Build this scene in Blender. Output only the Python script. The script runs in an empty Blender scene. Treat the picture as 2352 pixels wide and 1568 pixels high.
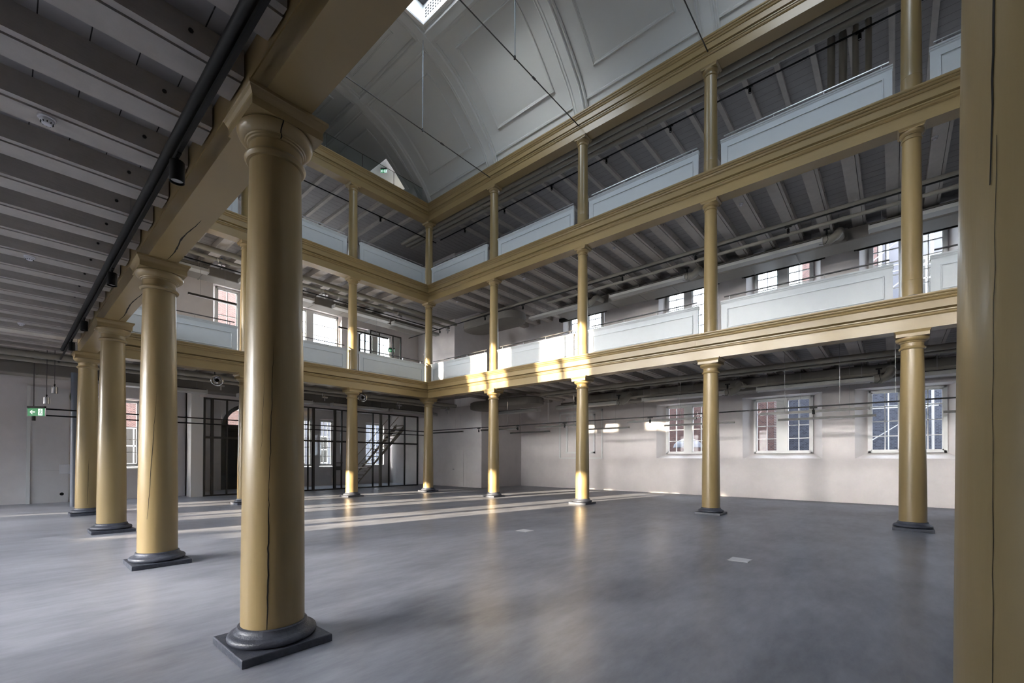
import bpy, bmesh, math, random
from mathutils import Vector, Matrix
random.seed(7)
C = bpy.context.scene.collection
R = math.radians

# ---------------------------------------------------------------- camera, sky, sun, exposure
BAY = 4.4; ABAY = 4.0353; CY = -3*ABAY            # column spacing; y of the near colonnade
cam_d = bpy.data.cameras.new('camera'); cam = bpy.data.objects.new('camera', cam_d); C.objects.link(cam)
cam_d.sensor_width = 36; cam_d.lens = 15.482; cam_d.shift_y = 0.11198; cam_d.clip_start = 0.05; cam_d.clip_end = 400
cam.matrix_world = (Matrix.Translation((17.2786, -13.6461, 1.5974)) @ Matrix.Rotation(0.71454, 4, 'Z')
                    @ Matrix.Rotation(math.pi/2 + 0.00649, 4, 'X') @ Matrix.Rotation(0.00249, 4, 'Z'))
sc = bpy.context.scene; sc.camera = cam
vs = sc.view_settings; vs.view_transform = 'Standard'; vs.look = 'None'; vs.gamma = 1.0; vs.use_curve_mapping = False
vs.exposure = 0.9
world = bpy.data.worlds.new('sky'); sc.world = world; world.use_nodes = True
wn = world.node_tree.nodes; wl = world.node_tree.links
bg = wn['Background']; bg.inputs['Strength'].default_value = 9.0
# sky: cool overhead, paler and much brighter in the haze around the low sun
tcw = wn.new('ShaderNodeTexCoord'); dt = wn.new('ShaderNodeVectorMath'); dt.operation = 'DOT_PRODUCT'
dt.inputs[1].default_value = Vector((-0.168, -0.986, 0.22)).normalized(); wl.new(tcw.outputs['Generated'], dt.inputs[0])
mxw = wn.new('ShaderNodeMath'); mxw.operation = 'MAXIMUM'; mxw.inputs[1].default_value = 0.0; wl.new(dt.outputs['Value'], mxw.inputs[0])
pw = wn.new('ShaderNodeMath'); pw.operation = 'POWER'; pw.inputs[1].default_value = 22.0; wl.new(mxw.outputs[0], pw.inputs[0])
mixw = wn.new('ShaderNodeMix'); mixw.data_type = 'RGBA'; mixw.inputs['A'].default_value = (0.78, 0.88, 1.0, 1); mixw.inputs['B'].default_value = (10.5, 9.9, 9.3, 1)
wl.new(pw.outputs[0], mixw.inputs['Factor']); wl.new(mixw.outputs['Result'], bg.inputs['Color'])
sun_d = bpy.data.lights.new('low_winter_sun', 'SUN'); sun_d.energy = 22.0; sun_d.angle = R(0.9); sun_d.color = (1.0, 0.83, 0.60)
sun = bpy.data.objects.new('low_winter_sun', sun_d); C.objects.link(sun); sun.location = (10, -60, 30)
sun.rotation_euler = Vector((0.168, 0.986, -0.16)).to_track_quat('-Z', 'Y').to_euler()
sc.cycles.max_bounces = 9; sc.cycles.diffuse_bounces = 6; sc.cycles.glossy_bounces = 3
sc.cycles.transparent_max_bounces = 16; sc.cycles.caustics_reflective = False; sc.cycles.caustics_refractive = False
sc.cycles.sample_clamp_indirect = 4.0
def portal(loc, normal, w, h):
    # guides the sky's own light through a real window opening (emits nothing itself)
    d = bpy.data.lights.new('sky_portal', 'AREA'); d.shape = 'RECTANGLE'; d.size = w; d.size_y = h; d.cycles.is_portal = True
    o = bpy.data.objects.new('sky_portal', d); C.objects.link(o); o.location = loc
    o.rotation_euler = Vector(normal).to_track_quat('-Z', 'Y').to_euler()

# ---------------------------------------------------------------- materials
def srgb(r, g, b):
    f = lambda c: (c/255/12.92) if c/255 <= 0.04045 else ((c/255+0.055)/1.055)**2.4
    return (f(r), f(g), f(b), 1)
def mat(name, col, rough=0.5, metal=0.0, spec=0.5, var=0.0, vscale=(4, 4, 4), bump=0.0, bscale=(30, 30, 30), rvar=0.0, coat=0.0):
    m = bpy.data.materials.new(name); m.use_nodes = True
    nt = m.node_tree; n = nt.nodes; l = nt.links; b = n['Principled BSDF']
    b.inputs['Base Color'].default_value = col; b.inputs['Roughness'].default_value = rough
    b.inputs['Metallic'].default_value = metal; b.inputs['Specular IOR Level'].default_value = spec
    b.inputs['Coat Weight'].default_value = coat; b.inputs['Coat Roughness'].default_value = 0.15
    tc = n.new('ShaderNodeTexCoord')
    if var or rvar:
        mp = n.new('ShaderNodeMapping'); mp.inputs['Scale'].default_value = vscale; l.new(tc.outputs['Object'], mp.inputs['Vector'])
        ns = n.new('ShaderNodeTexNoise'); ns.inputs['Detail'].default_value = 7; ns.inputs['Scale'].default_value = 1; ns.inputs['Roughness'].default_value = 0.6
        l.new(mp.outputs[0], ns.inputs['Vector'])
        if var:
            rp = n.new('ShaderNodeMapRange'); rp.inputs['From Min'].default_value = 0.3; rp.inputs['From Max'].default_value = 0.7
            rp.inputs['To Min'].default_value = 1-var; rp.inputs['To Max'].default_value = 1+var
            l.new(ns.outputs['Fac'], rp.inputs['Value'])
            mx = n.new('ShaderNodeMix'); mx.data_type = 'RGBA'; mx.blend_type = 'MULTIPLY'; mx.inputs['Factor'].default_value = 1
            mx.inputs['A'].default_value = col; l.new(rp.outputs[0], mx.inputs['B']); l.new(mx.outputs['Result'], b.inputs['Base Color'])
        if rvar:
            r2 = n.new('ShaderNodeMapRange'); r2.inputs['From Min'].default_value = 0.3; r2.inputs['From Max'].default_value = 0.7
            r2.inputs['To Min'].default_value = max(0.03, rough-rvar); r2.inputs['To Max'].default_value = rough+rvar
            l.new(ns.outputs['Fac'], r2.inputs['Value']); l.new(r2.outputs[0], b.inputs['Roughness'])
    if bump:
        mp2 = n.new('ShaderNodeMapping'); mp2.inputs['Scale'].default_value = bscale; l.new(tc.outputs['Object'], mp2.inputs['Vector'])
        n2 = n.new('ShaderNodeTexNoise'); n2.inputs['Detail'].default_value = 5; n2.inputs['Scale'].default_value = 1
        l.new(mp2.outputs[0], n2.inputs['Vector'])
        bp = n.new('ShaderNodeBump'); bp.inputs['Strength'].default_value = bump; bp.inputs['Distance'].default_value = 0.02
        l.new(n2.outputs['Fac'], bp.inputs['Height']); l.new(bp.outputs[0], b.inputs['Normal'])
    return m
def emis(name, col, k):
    m = bpy.data.materials.new(name); m.use_nodes = True; b = m.node_tree.nodes['Principled BSDF']
    b.inputs['Base Color'].default_value = col; b.inputs['Emission Color'].default_value = col; b.inputs['Emission Strength'].default_value = k
    return m
OCH = srgb(146, 126, 86)
M_gold = mat('ochre_gloss_paint', OCH, 0.38, var=0.06, vscale=(3, 3, 0.7), bump=0.10, bscale=(22, 22, 1.6), coat=0.12)
M_goldb = mat('ochre_beam_paint', OCH, 0.36, var=0.06, vscale=(1.2, 1.2, 5), bump=0.02, bscale=(3, 3, 12), coat=0.1)
M_stone = mat('blue_limestone', srgb(66, 69, 79), 0.42, var=0.34, vscale=(14, 14, 14), bump=0.25, bscale=(60, 60, 60), rvar=0.15)
M_white = mat('pale_grey_panel_paint', srgb(202, 208, 211), 0.42, var=0.02)
M_vault = mat('vault_white_paint', srgb(204, 207, 206), 0.55, var=0.02, vscale=(.6, .6, .6))
M_wall = mat('white_plaster', srgb(222, 216, 214), 0.75, var=0.06, vscale=(1.3, 1.3, 1.3), bump=0.25, bscale=(5, 5, 5))
M_cut = mat('cut_plaster_edge', srgb(216, 214, 214), 0.7, var=0.03)
M_joist = mat('greige_timber', srgb(178, 172, 165), 0.62, var=0.07, vscale=(5, 5, 5), bump=0.2, bscale=(30, 6, 30))
M_plank = mat('grey_plank', srgb(150, 147, 146), 0.7, var=0.06, vscale=(3, 3, 3))
M_dgroove = mat('dark_gap', srgb(26, 23, 20), 0.9)
M_pipe = mat('grey_pipe', srgb(138, 134, 124), 0.5, var=0.05)
M_duct = mat('grey_duct', srgb(112, 108, 102), 0.55, var=0.05)
M_alu = mat('anodised_housing', srgb(176, 176, 172), 0.4, var=0.03)
M_black = mat('black_metal', srgb(11, 11, 12), 0.55, spec=0.2)
M_dark = mat('dark_steel_frame', srgb(42, 40, 36), 0.45)
M_steel = mat('brushed_steel', srgb(190, 190, 190), 0.3, metal=1.0)
M_chrome = mat('chrome', srgb(225, 225, 225), 0.12, metal=1.0)
M_wire = mat('wire_steel', srgb(150, 150, 150), 0.4, metal=0.6)
M_rod = mat('dark_rod', srgb(66, 64, 64), 0.5)
M_hang = mat('pale_hanger_rod', srgb(150, 160, 170), 0.45)
M_frame = mat('white_window_paint', srgb(226, 226, 224), 0.4)
M_plast = mat('white_plastic', srgb(228, 228, 232), 0.4)
M_blue = mat('blue_valve', srgb(40, 80, 140), 0.4)
M_cable = mat('green_cable', srgb(64, 92, 36), 0.5)
M_pvc = mat('grey_pvc', srgb(112, 118, 130), 0.4)
M_green = emis('exit_green', srgb(20, 130, 72), 0.16)
M_signw = emis('exit_white', srgb(225, 240, 232), 0.4)
M_oak = mat('grey_oak_step', srgb(150, 138, 122), 0.6, var=0.1)
M_door = mat('grey_painted_door', srgb(206, 204, 204), 0.55)
M_void = mat('unlit_recess', srgb(12, 12, 13), 0.9)
M_roof = mat('roof_tile', srgb(58, 50, 52), 0.7, var=0.15, vscale=(8, 8, 8))
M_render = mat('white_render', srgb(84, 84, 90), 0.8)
M_road = mat('courtyard_paving', srgb(100, 98, 96), 0.8)
M_red = mat('red_paint', srgb(170, 40, 44), 0.5)
def floor_mat():
    m = bpy.data.materials.new('polished_concrete'); m.use_nodes = True; nt = m.node_tree; n = nt.nodes; l = nt.links; b = n['Principled BSDF']
    tc = n.new('ShaderNodeTexCoord')
    def noise(scale, det, rg=0.6, rot=0.0):
        mp = n.new('ShaderNodeMapping'); mp.inputs['Scale'].default_value = scale; mp.inputs['Rotation'].default_value = (0, 0, rot); l.new(tc.outputs['Object'], mp.inputs['Vector'])
        t = n.new('ShaderNodeTexNoise'); t.inputs['Scale'].default_value = 1; t.inputs['Detail'].default_value = det; t.inputs['Roughness'].default_value = rg
        l.new(mp.outputs[0], t.inputs['Vector']); return t
    a = noise((0.5, 0.3, 1), 4, 0.55); c = noise((6, 1.8, 1), 9, 0.68, 0.5); e = noise((1.4, 0.7, 1), 4, 0.55, 0.3)
    add = n.new('ShaderNodeMath'); add.operation = 'ADD'; l.new(a.outputs['Fac'], add.inputs[0]); l.new(c.outputs['Fac'], add.inputs[1])
    ad2 = n.new('ShaderNodeMath'); ad2.operation = 'ADD'; l.new(add.outputs[0], ad2.inputs[0]); l.new(e.outputs['Fac'], ad2.inputs[1])
    mr = n.new('ShaderNodeMapRange'); mr.inputs['From Min'].default_value = 0.9; mr.inputs['From Max'].default_value = 2.1; l.new(ad2.outputs[0], mr.inputs['Value'])
    mx = n.new('ShaderNodeMix'); mx.data_type = 'RGBA'; mx.inputs['A'].default_value = srgb(84, 88, 99); mx.inputs['B'].default_value = srgb(180, 182, 192)
    l.new(mr.outputs[0], mx.inputs['Factor']); l.new(mx.outputs['Result'], b.inputs['Base Color'])
    b.inputs['Roughness'].default_value = 0.28
    return m
M_floor = floor_mat()
def brick_mat(name, c1, c2, mortar, axis):
    m = bpy.data.materials.new(name); m.use_nodes = True; nt = m.node_tree; n = nt.nodes; l = nt.links; b = n['Principled BSDF']
    tc = n.new('ShaderNodeTexCoord'); sx = n.new('ShaderNodeSeparateXYZ'); cx = n.new('ShaderNodeCombineXYZ'); l.new(tc.outputs['Object'], sx.inputs[0])
    l.new(sx.outputs['X' if axis == 'x' else 'Y'], cx.inputs[0]); l.new(sx.outputs['Z'], cx.inputs[1])
    t = n.new('ShaderNodeTexBrick'); t.inputs['Scale'].default_value = 4.0; t.inputs['Color1'].default_value = c1; t.inputs['Color2'].default_value = c2
    t.inputs['Mortar'].default_value = mortar; t.inputs['Mortar Size'].default_value = 0.02; l.new(cx.outputs[0], t.inputs['Vector'])
    l.new(t.outputs['Color'], b.inputs['Base Color']); b.inputs['Roughness'].default_value = 0.85
    return m
M_brickr = brick_mat('red_brick', srgb(84, 56, 50), srgb(62, 40, 38), srgb(96, 88, 84), 'x')
M_brickb = brick_mat('blue_grey_brick', srgb(66, 68, 78), srgb(40, 42, 52), srgb(84, 86, 94), 'x')
M_brickw = brick_mat('red_brick_west', srgb(92, 64, 58), srgb(70, 48, 44), srgb(116, 108, 102), 'y')
def glass_mat(name, tint, refl):
    m = bpy.data.materials.new(name); m.use_nodes = True; nt = m.node_tree; n = nt.nodes; l = nt.links
    for x in list(n):
        if x.type != 'OUTPUT_MATERIAL': n.remove(x)
    out = [x for x in n if x.type == 'OUTPUT_MATERIAL'][0]
    tr = n.new('ShaderNodeBsdfTransparent'); tr.inputs['Color'].default_value = tint
    gl = n.new('ShaderNodeBsdfGlossy'); gl.inputs['Roughness'].default_value = 0.02
    fr = n.new('ShaderNodeFresnel'); fr.inputs['IOR'].default_value = 1.45
    ml = n.new('ShaderNodeMath'); ml.operation = 'MULTIPLY'; ml.inputs[1].default_value = refl; l.new(fr.outputs[0], ml.inputs[0])
    mx = n.new('ShaderNodeMixShader'); l.new(ml.outputs[0], mx.inputs[0]); l.new(tr.outputs[0], mx.inputs[1]); l.new(gl.outputs[0], mx.inputs[2])
    l.new(mx.outputs[0], out.inputs['Surface']); return m
M_glass = glass_mat('window_glass', (0.96, 0.98, 1, 1), 0.2)
M_pglass = glass_mat('partition_glass', (0.92, 0.95, 0.94, 1), 1.0)
M_sglass = glass_mat('milky_skylight_glass', (0.62, 0.66, 0.70, 1), 0.8)
M_bglass = glass_mat('balustrade_glass', (0.80, 0.88, 0.88, 1), 1.0)

# ---------------------------------------------------------------- mesh helpers
def B(): return bmesh.new()
def box(bm, x0, x1, y0, y1, z0, z1):
    v = [bm.verts.new(p) for p in ((x0, y0, z0), (x1, y0, z0), (x1, y1, z0), (x0, y1, z0), (x0, y0, z1), (x1, y0, z1), (x1, y1, z1), (x0, y1, z1))]
    for f in ((0, 3, 2, 1), (4, 5, 6, 7), (0, 1, 5, 4), (1, 2, 6, 5), (2, 3, 7, 6), (3, 0, 4, 7)): bm.faces.new([v[i] for i in f])
    return bm
def quad(bm, a, b, c, d): bm.faces.new([bm.verts.new(p) for p in (a, b, c, d)])
def cyl(bm, p0, p1, r, n=12, r1=None, cap=True):
    p0 = Vector(p0); p1 = Vector(p1); d = (p1-p0).normalized(); r1 = r if r1 is None else r1
    a = d.orthogonal().normalized(); b = d.cross(a)
    A = [bm.verts.new(p0+(a*math.cos(t)+b*math.sin(t))*r) for t in (2*math.pi*i/n for i in range(n))]
    Z = [bm.verts.new(p1+(a*math.cos(t)+b*math.sin(t))*r1) for t in (2*math.pi*i/n for i in range(n))]
    for i in range(n): bm.faces.new((A[i], A[(i+1) % n], Z[(i+1) % n], Z[i]))
    if cap: bm.faces.new(A[::-1]); bm.faces.new(Z)
    return bm
def tube(bm, pts, r, n=8):
    pts = [Vector(p) for p in pts]; rings = []; up = None
    for i, p in enumerate(pts):
        d = (pts[min(i+1, len(pts)-1)]-pts[max(i-1, 0)]).normalized()
        a = d.orthogonal().normalized() if up is None else (up-d*up.dot(d)).normalized()
        up = a; b = d.cross(a)
        rings.append([bm.verts.new(p+(a*math.cos(t)+b*math.sin(t))*r) for t in (2*math.pi*k/n for k in range(n))])
    for A, Z in zip(rings, rings[1:]):
        for i in range(n): bm.faces.new((A[i], A[(i+1) % n], Z[(i+1) % n], Z[i]))
    bm.faces.new(rings[0][::-1]); bm.faces.new(rings[-1]); return bm
def lathe(bm, prof, n=40, c=(0, 0), capb=True, capt=True):
    rings = [[bm.verts.new((c[0]+r*math.cos(2*math.pi*i/n), c[1]+r*math.sin(2*math.pi*i/n), z)) for i in range(n)] for r, z in prof]
    for A, Z in zip(rings, rings[1:]):
        for i in range(n): bm.faces.new((A[i], A[(i+1) % n], Z[(i+1) % n], Z[i]))
    if capb: bm.faces.new(rings[0][::-1])
    if capt: bm.faces.new(rings[-1])
    return bm
def squares(bm, prof):      # stacked squares: (half, z)
    rings = [[bm.verts.new((sx*h, sy*h, z)) for sx, sy in ((-1, -1), (1, -1), (1, 1), (-1, 1))] for h, z in prof]
    for A, Z in zip(rings, rings[1:]):
        for i in range(4): bm.faces.new((A[i], A[(i+1) % 4], Z[(i+1) % 4], Z[i]))
    bm.faces.new(rings[0][::-1]); bm.faces.new(rings[-1]); return bm
def obj(name, bm, m, parent=None, loc=(0, 0, 0), smooth=None, bevel=0.0):
    bmesh.ops.recalc_face_normals(bm, faces=bm.faces)
    me = bpy.data.meshes.new(name); bm.to_mesh(me); bm.free()
    if m: me.materials.append(m)
    if smooth:
        me.polygons.foreach_set('use_smooth', [True]*len(me.polygons)); me.set_sharp_from_angle(angle=R(smooth))
    o = bpy.data.objects.new(name, me); C.objects.link(o); o.location = loc
    if parent: o.parent = parent
    if bevel:
        md = o.modifiers.new('bevel', 'BEVEL'); md.width = bevel; md.segments = 2; md.limit_method = 'ANGLE'
    return o
def tag(o, label, cat, group=None, kind=None):
    o['label'] = label; o['category'] = cat
    if group: o['group'] = group
    if kind: o['kind'] = kind
    return o
def thing(name, label, cat, loc=(0, 0, 0), group=None, rz=0.0):
    o = bpy.data.objects.new(name, None); o.empty_display_size = 0.1; C.objects.link(o); o.location = loc; o.rotation_euler = (0, 0, rz)
    return tag(o, label, cat, group, 'thing')
def struct(o, label=None):
    o['kind'] = 'structure'
    if label: o['label'] = label
    return o
def dup(root, loc, label, rz=None):
    r = root.copy(); C.objects.link(r); r.location = loc; r['label'] = label
    if rz is not None: r.rotation_euler = (0, 0, rz)
    for ch in list(root.children):
        c = ch.copy(); C.objects.link(c); c.parent = r
        for g in list(ch.children):
            d = g.copy(); C.objects.link(d); d.parent = c
    return r
ORD = 'first second third fourth fifth sixth seventh eighth ninth tenth eleventh twelfth thirteenth fourteenth fifteenth sixteenth seventeenth eighteenth nineteenth twentieth twenty-first twenty-second twenty-third twenty-fourth twenty-fifth twenty-sixth twenty-seventh twenty-eighth twenty-ninth thirtieth'.split()

# heights: z of beam underside and of cornice top for the three storeys
ZB = [4.545, 9.199, 13.157]; ZT = [5.279, 9.953, 13.881]
JB = [4.85, 9.50, 13.50]; PL = [5.09, 9.75, 13.63]          # joist underside, plank underside
XE = 27.0; YW = 6.9; YS = -19.0; XA = -5.5; XV = -8.5        # east end, far wall, wall behind the camera, left wall, vestibule wall
SLOPE = 0.16/math.hypot(.168, .986)

# ---------------------------------------------------------------- the shell
bm = B(); box(bm, -9.2, XE+.4, YS-.5, YW+.6, -.3, 0); struct(obj('floor', bm, M_floor), 'polished grey concrete floor with mottled sheen')
def wall_holes(name, axis, pos, out, u0, u1, z0, z1, holes, label, m=M_wall):
    """wall whose inner face lies at pos and outer face at pos+out; holes = (inner u0,u1,z0,z1, outer u0,u1,z0,z1)"""
    bm = B()
    P = (lambda u, d, z: (u, d, z)) if axis == 'y' else (lambda u, d, z: (d, u, z))
    for k, d in ((0, pos), (4, pos+out)):
        hs = [h[k:k+4] for h in holes]
        us = sorted({u0, u1, *[v for h in hs for v in h[:2]]}); zs = sorted({z0, z1, *[v for h in hs for v in h[2:]]})
        for a, b in zip(us, us[1:]):
            for c, e in zip(zs, zs[1:]):
                um, zm = (a+b)/2, (c+e)/2
                if any(h[0] < um < h[1] and h[2] < zm < h[3] for h in hs): continue
                quad(bm, P(a, d, c), P(b, d, c), P(b, d, e), P(a, d, e))
    for h in holes:
        i = [(h[0], h[2]), (h[1], h[2]), (h[1], h[3]), (h[0], h[3])]; o = [(h[4], h[6]), (h[5], h[6]), (h[5], h[7]), (h[4], h[7])]
        for k in range(4):
            a, b, c, e = i[k], i[(k+1) % 4], o[(k+1) % 4], o[k]
            quad(bm, P(a[0], pos, a[1]), P(b[0], pos, b[1]), P(c[0], pos+out, c[1]), P(e[0], pos+out, e[1]))
    for (a, b, c, e) in (((u0, z0), (u1, z0), (u1, z0), (u0, z0)), ((u1, z0), (u1, z1), (u1, z1), (u1, z0)), ((u1, z1), (u0, z1), (u0, z1), (u1, z1)), ((u0, z1), (u0, z0), (u0, z0), (u0, z1))):
        quad(bm, P(a[0], pos, a[1]), P(b[0], pos, b[1]), P(c[0], pos+out, c[1]), P(e[0], pos+out, e[1]))
    bmesh.ops.remove_doubles(bm, verts=bm.verts, dist=1e-4)
    return struct(obj(name, bm, m), label)
NW = [0]
def window(axis, pos, uc, w, z0, z1, label, cols=2, rows=4, post=.34, inward=-1, single=False, transom=None, hidden=False):
    """casement window in a wall: frame with glazing bars, panes, sill"""
    NW[0] += 1
    root = bpy.data.objects.new('window_%d' % NW[0], None); C.objects.link(root); root['kind'] = 'structure'; root['label'] = label
    root.location = (uc, pos, z0) if axis == 'y' else (pos, uc, z0)
    if axis == 'x': root.rotation_euler = (0, 0, math.pi/2)
    h = z1-z0; fr = B(); ft = .07
    box(fr, -w/2-.02, -w/2+ft, -.06, .06, 0, h); box(fr, w/2-ft, w/2+.02, -.06, .06, 0, h)
    box(fr, -w/2, w/2, -.06, .06, 0, ft); box(fr, -w/2, w/2, -.06, .06, h-ft, h)
    spans = [(-w/2+ft, w/2-ft)] if single else [(-w/2+ft, -post/2), (post/2, w/2-ft)]
    if not single: box(fr, -post/2, post/2, -.07, .07, 0, h)
    if transom: box(fr, -w/2, w/2, -.07, .07, transom-.09, transom+.09)
    obj('frame', fr, M_frame, root)
    for a, b in spans:
        cs = B(); ct = .045
        box(cs, a, a+ct, -.035, .035, ft, h-ft); box(cs, b-ct, b, -.035, .035, ft, h-ft); box(cs, a, b, -.035, .035, ft, ft+ct); box(cs, a, b, -.035, .035, h-ft-ct, h-ft)
        for i in range(1, cols): u = a+(b-a)*i/cols; box(cs, u-.014, u+.014, -.03, .03, ft, h-ft)
        for i in range(1, rows): z = ft+(h-2*ft)*i/rows; box(cs, a, b, -.03, .03, z-.016, z+.016)
        s = obj('casement', cs, M_frame, root)
        g = B(); quad(g, (a, 0, ft), (b, 0, ft), (b, 0, h-ft), (a, 0, h-ft)); obj('pane', g, M_glass, s)
    return root

# far long wall (right of the picture)
G1 = 7.25
win_g = [(10.05, 'far wall ground window nearest the projecting corner wall, white umbrella outside'), (13.83, 'middle of the three white ground windows in the far wall, bare brick outside'),
         (17.60, 'ground window in the far wall partly behind the right hand gold column'), (21.4, 'ground window of the far wall hidden behind the foreground column')]
win_u = [(4.54, 'middle gallery window nearest the corner, tiled roof outside'), (10.05, 'middle gallery window showing only white sky'),
         (13.86, 'middle gallery window half white sky and half red brick'), (17.63, 'middle gallery window with scaffolding outside, behind the right hand column'), (21.4, 'middle gallery window hidden behind the foreground column')]
holes = [(c-1.41, c+1.37, 1.65, 4.21, c-1.03, c+1.03, 1.86, 4.13) for c, _ in win_g]
holes += [(c-1.30, c+1.30, 5.7, 9.72, c-1.02, c+1.02, 5.8, 9.72) for c, _ in win_u]
holes += [(c-1.25, c+1.25, 10.35, 12.7, c-1.02, c+1.02, 10.4, 12.7) for c, _ in win_u]
wall_holes('wall_north', 'y', YW, .40, -9, XE, -.2, 18, holes, 'white plaster far wall with deep splayed windows')
for c, lb in win_g:
    window('y', G1, c, 2.06, 1.86, 4.13, lb); portal((c, G1+.14, 3.0), (0, -1, 0), 2.0, 2.2)
for c, lb in win_u:
    window('y', G1, c, 2.04, 5.8, 9.72, lb, rows=8, transom=1.15); portal((c, G1+.14, 7.8), (0, -1, 0), 2.0, 3.8)
for k, (c, lb) in enumerate(win_u):
    window('y', G1, c, 2.04, 10.4, 12.7, 'top gallery window low behind the white balcony panels, %s from the corner' % ORD[k], rows=5); portal((c, G1+.14, 11.5), (0, -1, 0), 2.0, 2.3)
# blind niche in the far wall, white panelled
n = thing('blind_window', 'blind white window panel set in the far wall between the second and third columns', 'panel', (4.38, YW-.001, 1.63))
bm = B(); box(bm, -1.38, -1.28, -.035, 0, 0, 2.6); box(bm, 1.28, 1.38, -.035, 0, 0, 2.6); box(bm, -1.38, 1.38, -.035, 0, 2.5, 2.6); box(bm, -1.38, 1.38, -.03, 0, 0, .06); obj('outer_frame', bm, M_frame, n)
bm = B()
for a, b in ((-.92, -.80), (.80, .92), (-.12, .12)): box(bm, a, b, -.045, 0, .28, 2.38)
box(bm, -.92, .92, -.045, 0, 2.28, 2.38); box(bm, -.92, .92, -.045, 0, .28, .38); obj('casing', bm, M_frame, n)
# projecting core at the corner
bm = B(); box(bm, -6.5, .19, 3.5, YW+.1, -.1, 4.6); box(bm, -6.5, -2.05, 3.5, YW+.1, 4.6, 14.0); struct(obj('wall_pier', bm, M_wall), 'white projecting wall in the far corner')
# left wall, ground floor and upper storeys, vestibule behind glass
wall_holes('wall_west', 'x', XA, -.4, YS, -8.35, -.2, 5.0, [(-11.45, -10.0, 1.2, 3.95, -11.38, -10.06, 1.26, 3.9)], 'left white plaster wall with one tall window')
window('x', XA-.2, -10.72, 1.32, 1.26, 3.9, 'tall sash window in the left wall between two gold columns', rows=5, cols=3, single=True); portal((XA-.45, -10.72, 2.6), (1, 0, 0), 1.3, 2.6)
hu = [(-7.62, -5.3, 5.6, 9.35, -7.5, -5.4, 5.7, 9.3), (-5.0, -1.6, 5.6, 9.35, -4.85, -1.75, 5.7, 9.3), (-.75, 1.7, 5.6, 9.0, -.6, 1.6, 5.7, 8.95), (-7.6, -5.3, 10.3, 12.8, -7.5, -5.4, 10.35, 12.75), (-4.2, -1.8, 10.3, 12.8, -4.1, -1.9, 10.35, 12.75), (-11, -8.8, 10.3, 12.8, -10.9, -8.9, 10.35, 12.75)]
wall_holes('wall_west_upper', 'x', XA, -.4, YS, 3.6, 5.0, 18, hu, 'white upper wall of the left gallery with wide windows')
for uc, w, z1, lb in ((-6.45, 2.1, 9.3, 'left gallery window with brick house outside, behind the nearest column'), (-3.3, 3.1, 9.3, 'wide left gallery window with tiled gable outside'), (.5, 2.2, 8.95, 'left gallery window behind the black glass enclosure')):
    window('x', XA-.2, uc, w, 5.7, z1, lb, rows=6, cols=2); portal((XA-.45, uc, (5.7+z1)/2), (1, 0, 0), w, z1-5.7)
for k, (uc, w) in enumerate(((-9.9, 2.0), (-6.45, 2.1), (-3.0, 2.2))):
    window('x', XA-.2, uc, w, 10.35, 12.75, 'top gallery window of the left end, %s from the left' % ORD[k], rows=5); portal((XA-.45, uc, 11.55), (1, 0, 0), w, 2.4)
hv = [(-6.45, -3.9, 0, 4.5, -6.45, -3.9, 0, 4.5), (-2.9, -1.75, 1.1, 3.95, -2.85, -1.8, 1.15, 3.92), (-1.4, -.45, 1.1, 3.95, -1.35, -.5, 1.15, 3.92), (1.6, 3.0, 1.2, 3.95, 1.65, 2.95, 1.25, 3.92)]
wall_holes('wall_vestibule', 'x', XV, -.35, -8.4, 3.6, -.2, 5.0, hv, 'white outer wall of the vestibule behind the glass partition')
for uc, w, lb in ((-2.32, 1.05, 'vestibule window just right of the nearest column'), (-.92, .85, 'vestibule window seen through the double glass doors'), (2.3, 1.3, 'vestibule window behind the staircase')):
    window('x', XV-.2, uc, w, 1.15, 3.92, lb, rows=5, cols=3, single=True); portal((XV-.4, uc, 2.5), (1, 0, 0), w, 2.7)
bm = B(); box(bm, XV-.35, XA, -8.6, -8.35, -.1, 5); struct(obj('wall_vestibule_side', bm, M_wall))
bm = B(); box(bm, XV-.35, XA, 3.4, 3.6, -.1, 5); struct(obj('wall_vestibule_end', bm, M_wall))
bm = B(); box(bm, XV-.4, XA+.02, -8.6, 3.6, 4.75, 5.0); struct(obj('ceiling_vestibule', bm, M_wall))
# wall behind the camera with the windows the sun comes through, right end wall
SG = [(-2.85, 2.1, .6, 3.55), (1.0, 2.1, .6, 4.25), (4.85, 2.1, .95, 4.25), (8.75, 3.8, .1, 4.45), (12.5, 1.2, .5, 4.3)]
SU = [(-2.85, 2.1), (1.0, 2.4), (4.85, 2.4), (8.7, 2.4), (12.55, 2.4), (16.4, 2.1), (20.2, 2.1), (24.0, 2.1)]
holes = [(c-w/2, c+w/2, a, b, c-w/2, c+w/2, a, b) for c, w, a, b in SG]+[(c-w/2, c+w/2, 5.7, 9.6, c-w/2, c+w/2, 5.7, 9.6) for c, w in SU]
wall_holes('wall_south', 'y', YS, -.35, XA-.4, XE, -.2, 18, holes, 'white wall behind the viewpoint with tall windows')
for k, (c, w, a, b) in enumerate(SG):
    window('y', YS-.2, c, w, a, b, 'tall ground window behind the viewpoint, %s from the left' % ORD[k], rows=5, post=.22); portal((c, YS-.4, (a+b)/2), (0, 1, 0), w, b-a)
for k, (c, w) in enumerate(SU):
    window('y', YS-.2, c, w, 5.7, 9.6, 'upper window behind the viewpoint, %s from the left' % ORD[k], rows=6, post=.22); portal((c, YS-.4, 7.65), (0, 1, 0), w, 3.9)
bm = B(); box(bm, XE, XE+.3, YS-.4, YW+.4, -.2, 18); struct(obj('wall_east', bm, M_wall), 'white right end wall')

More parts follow.
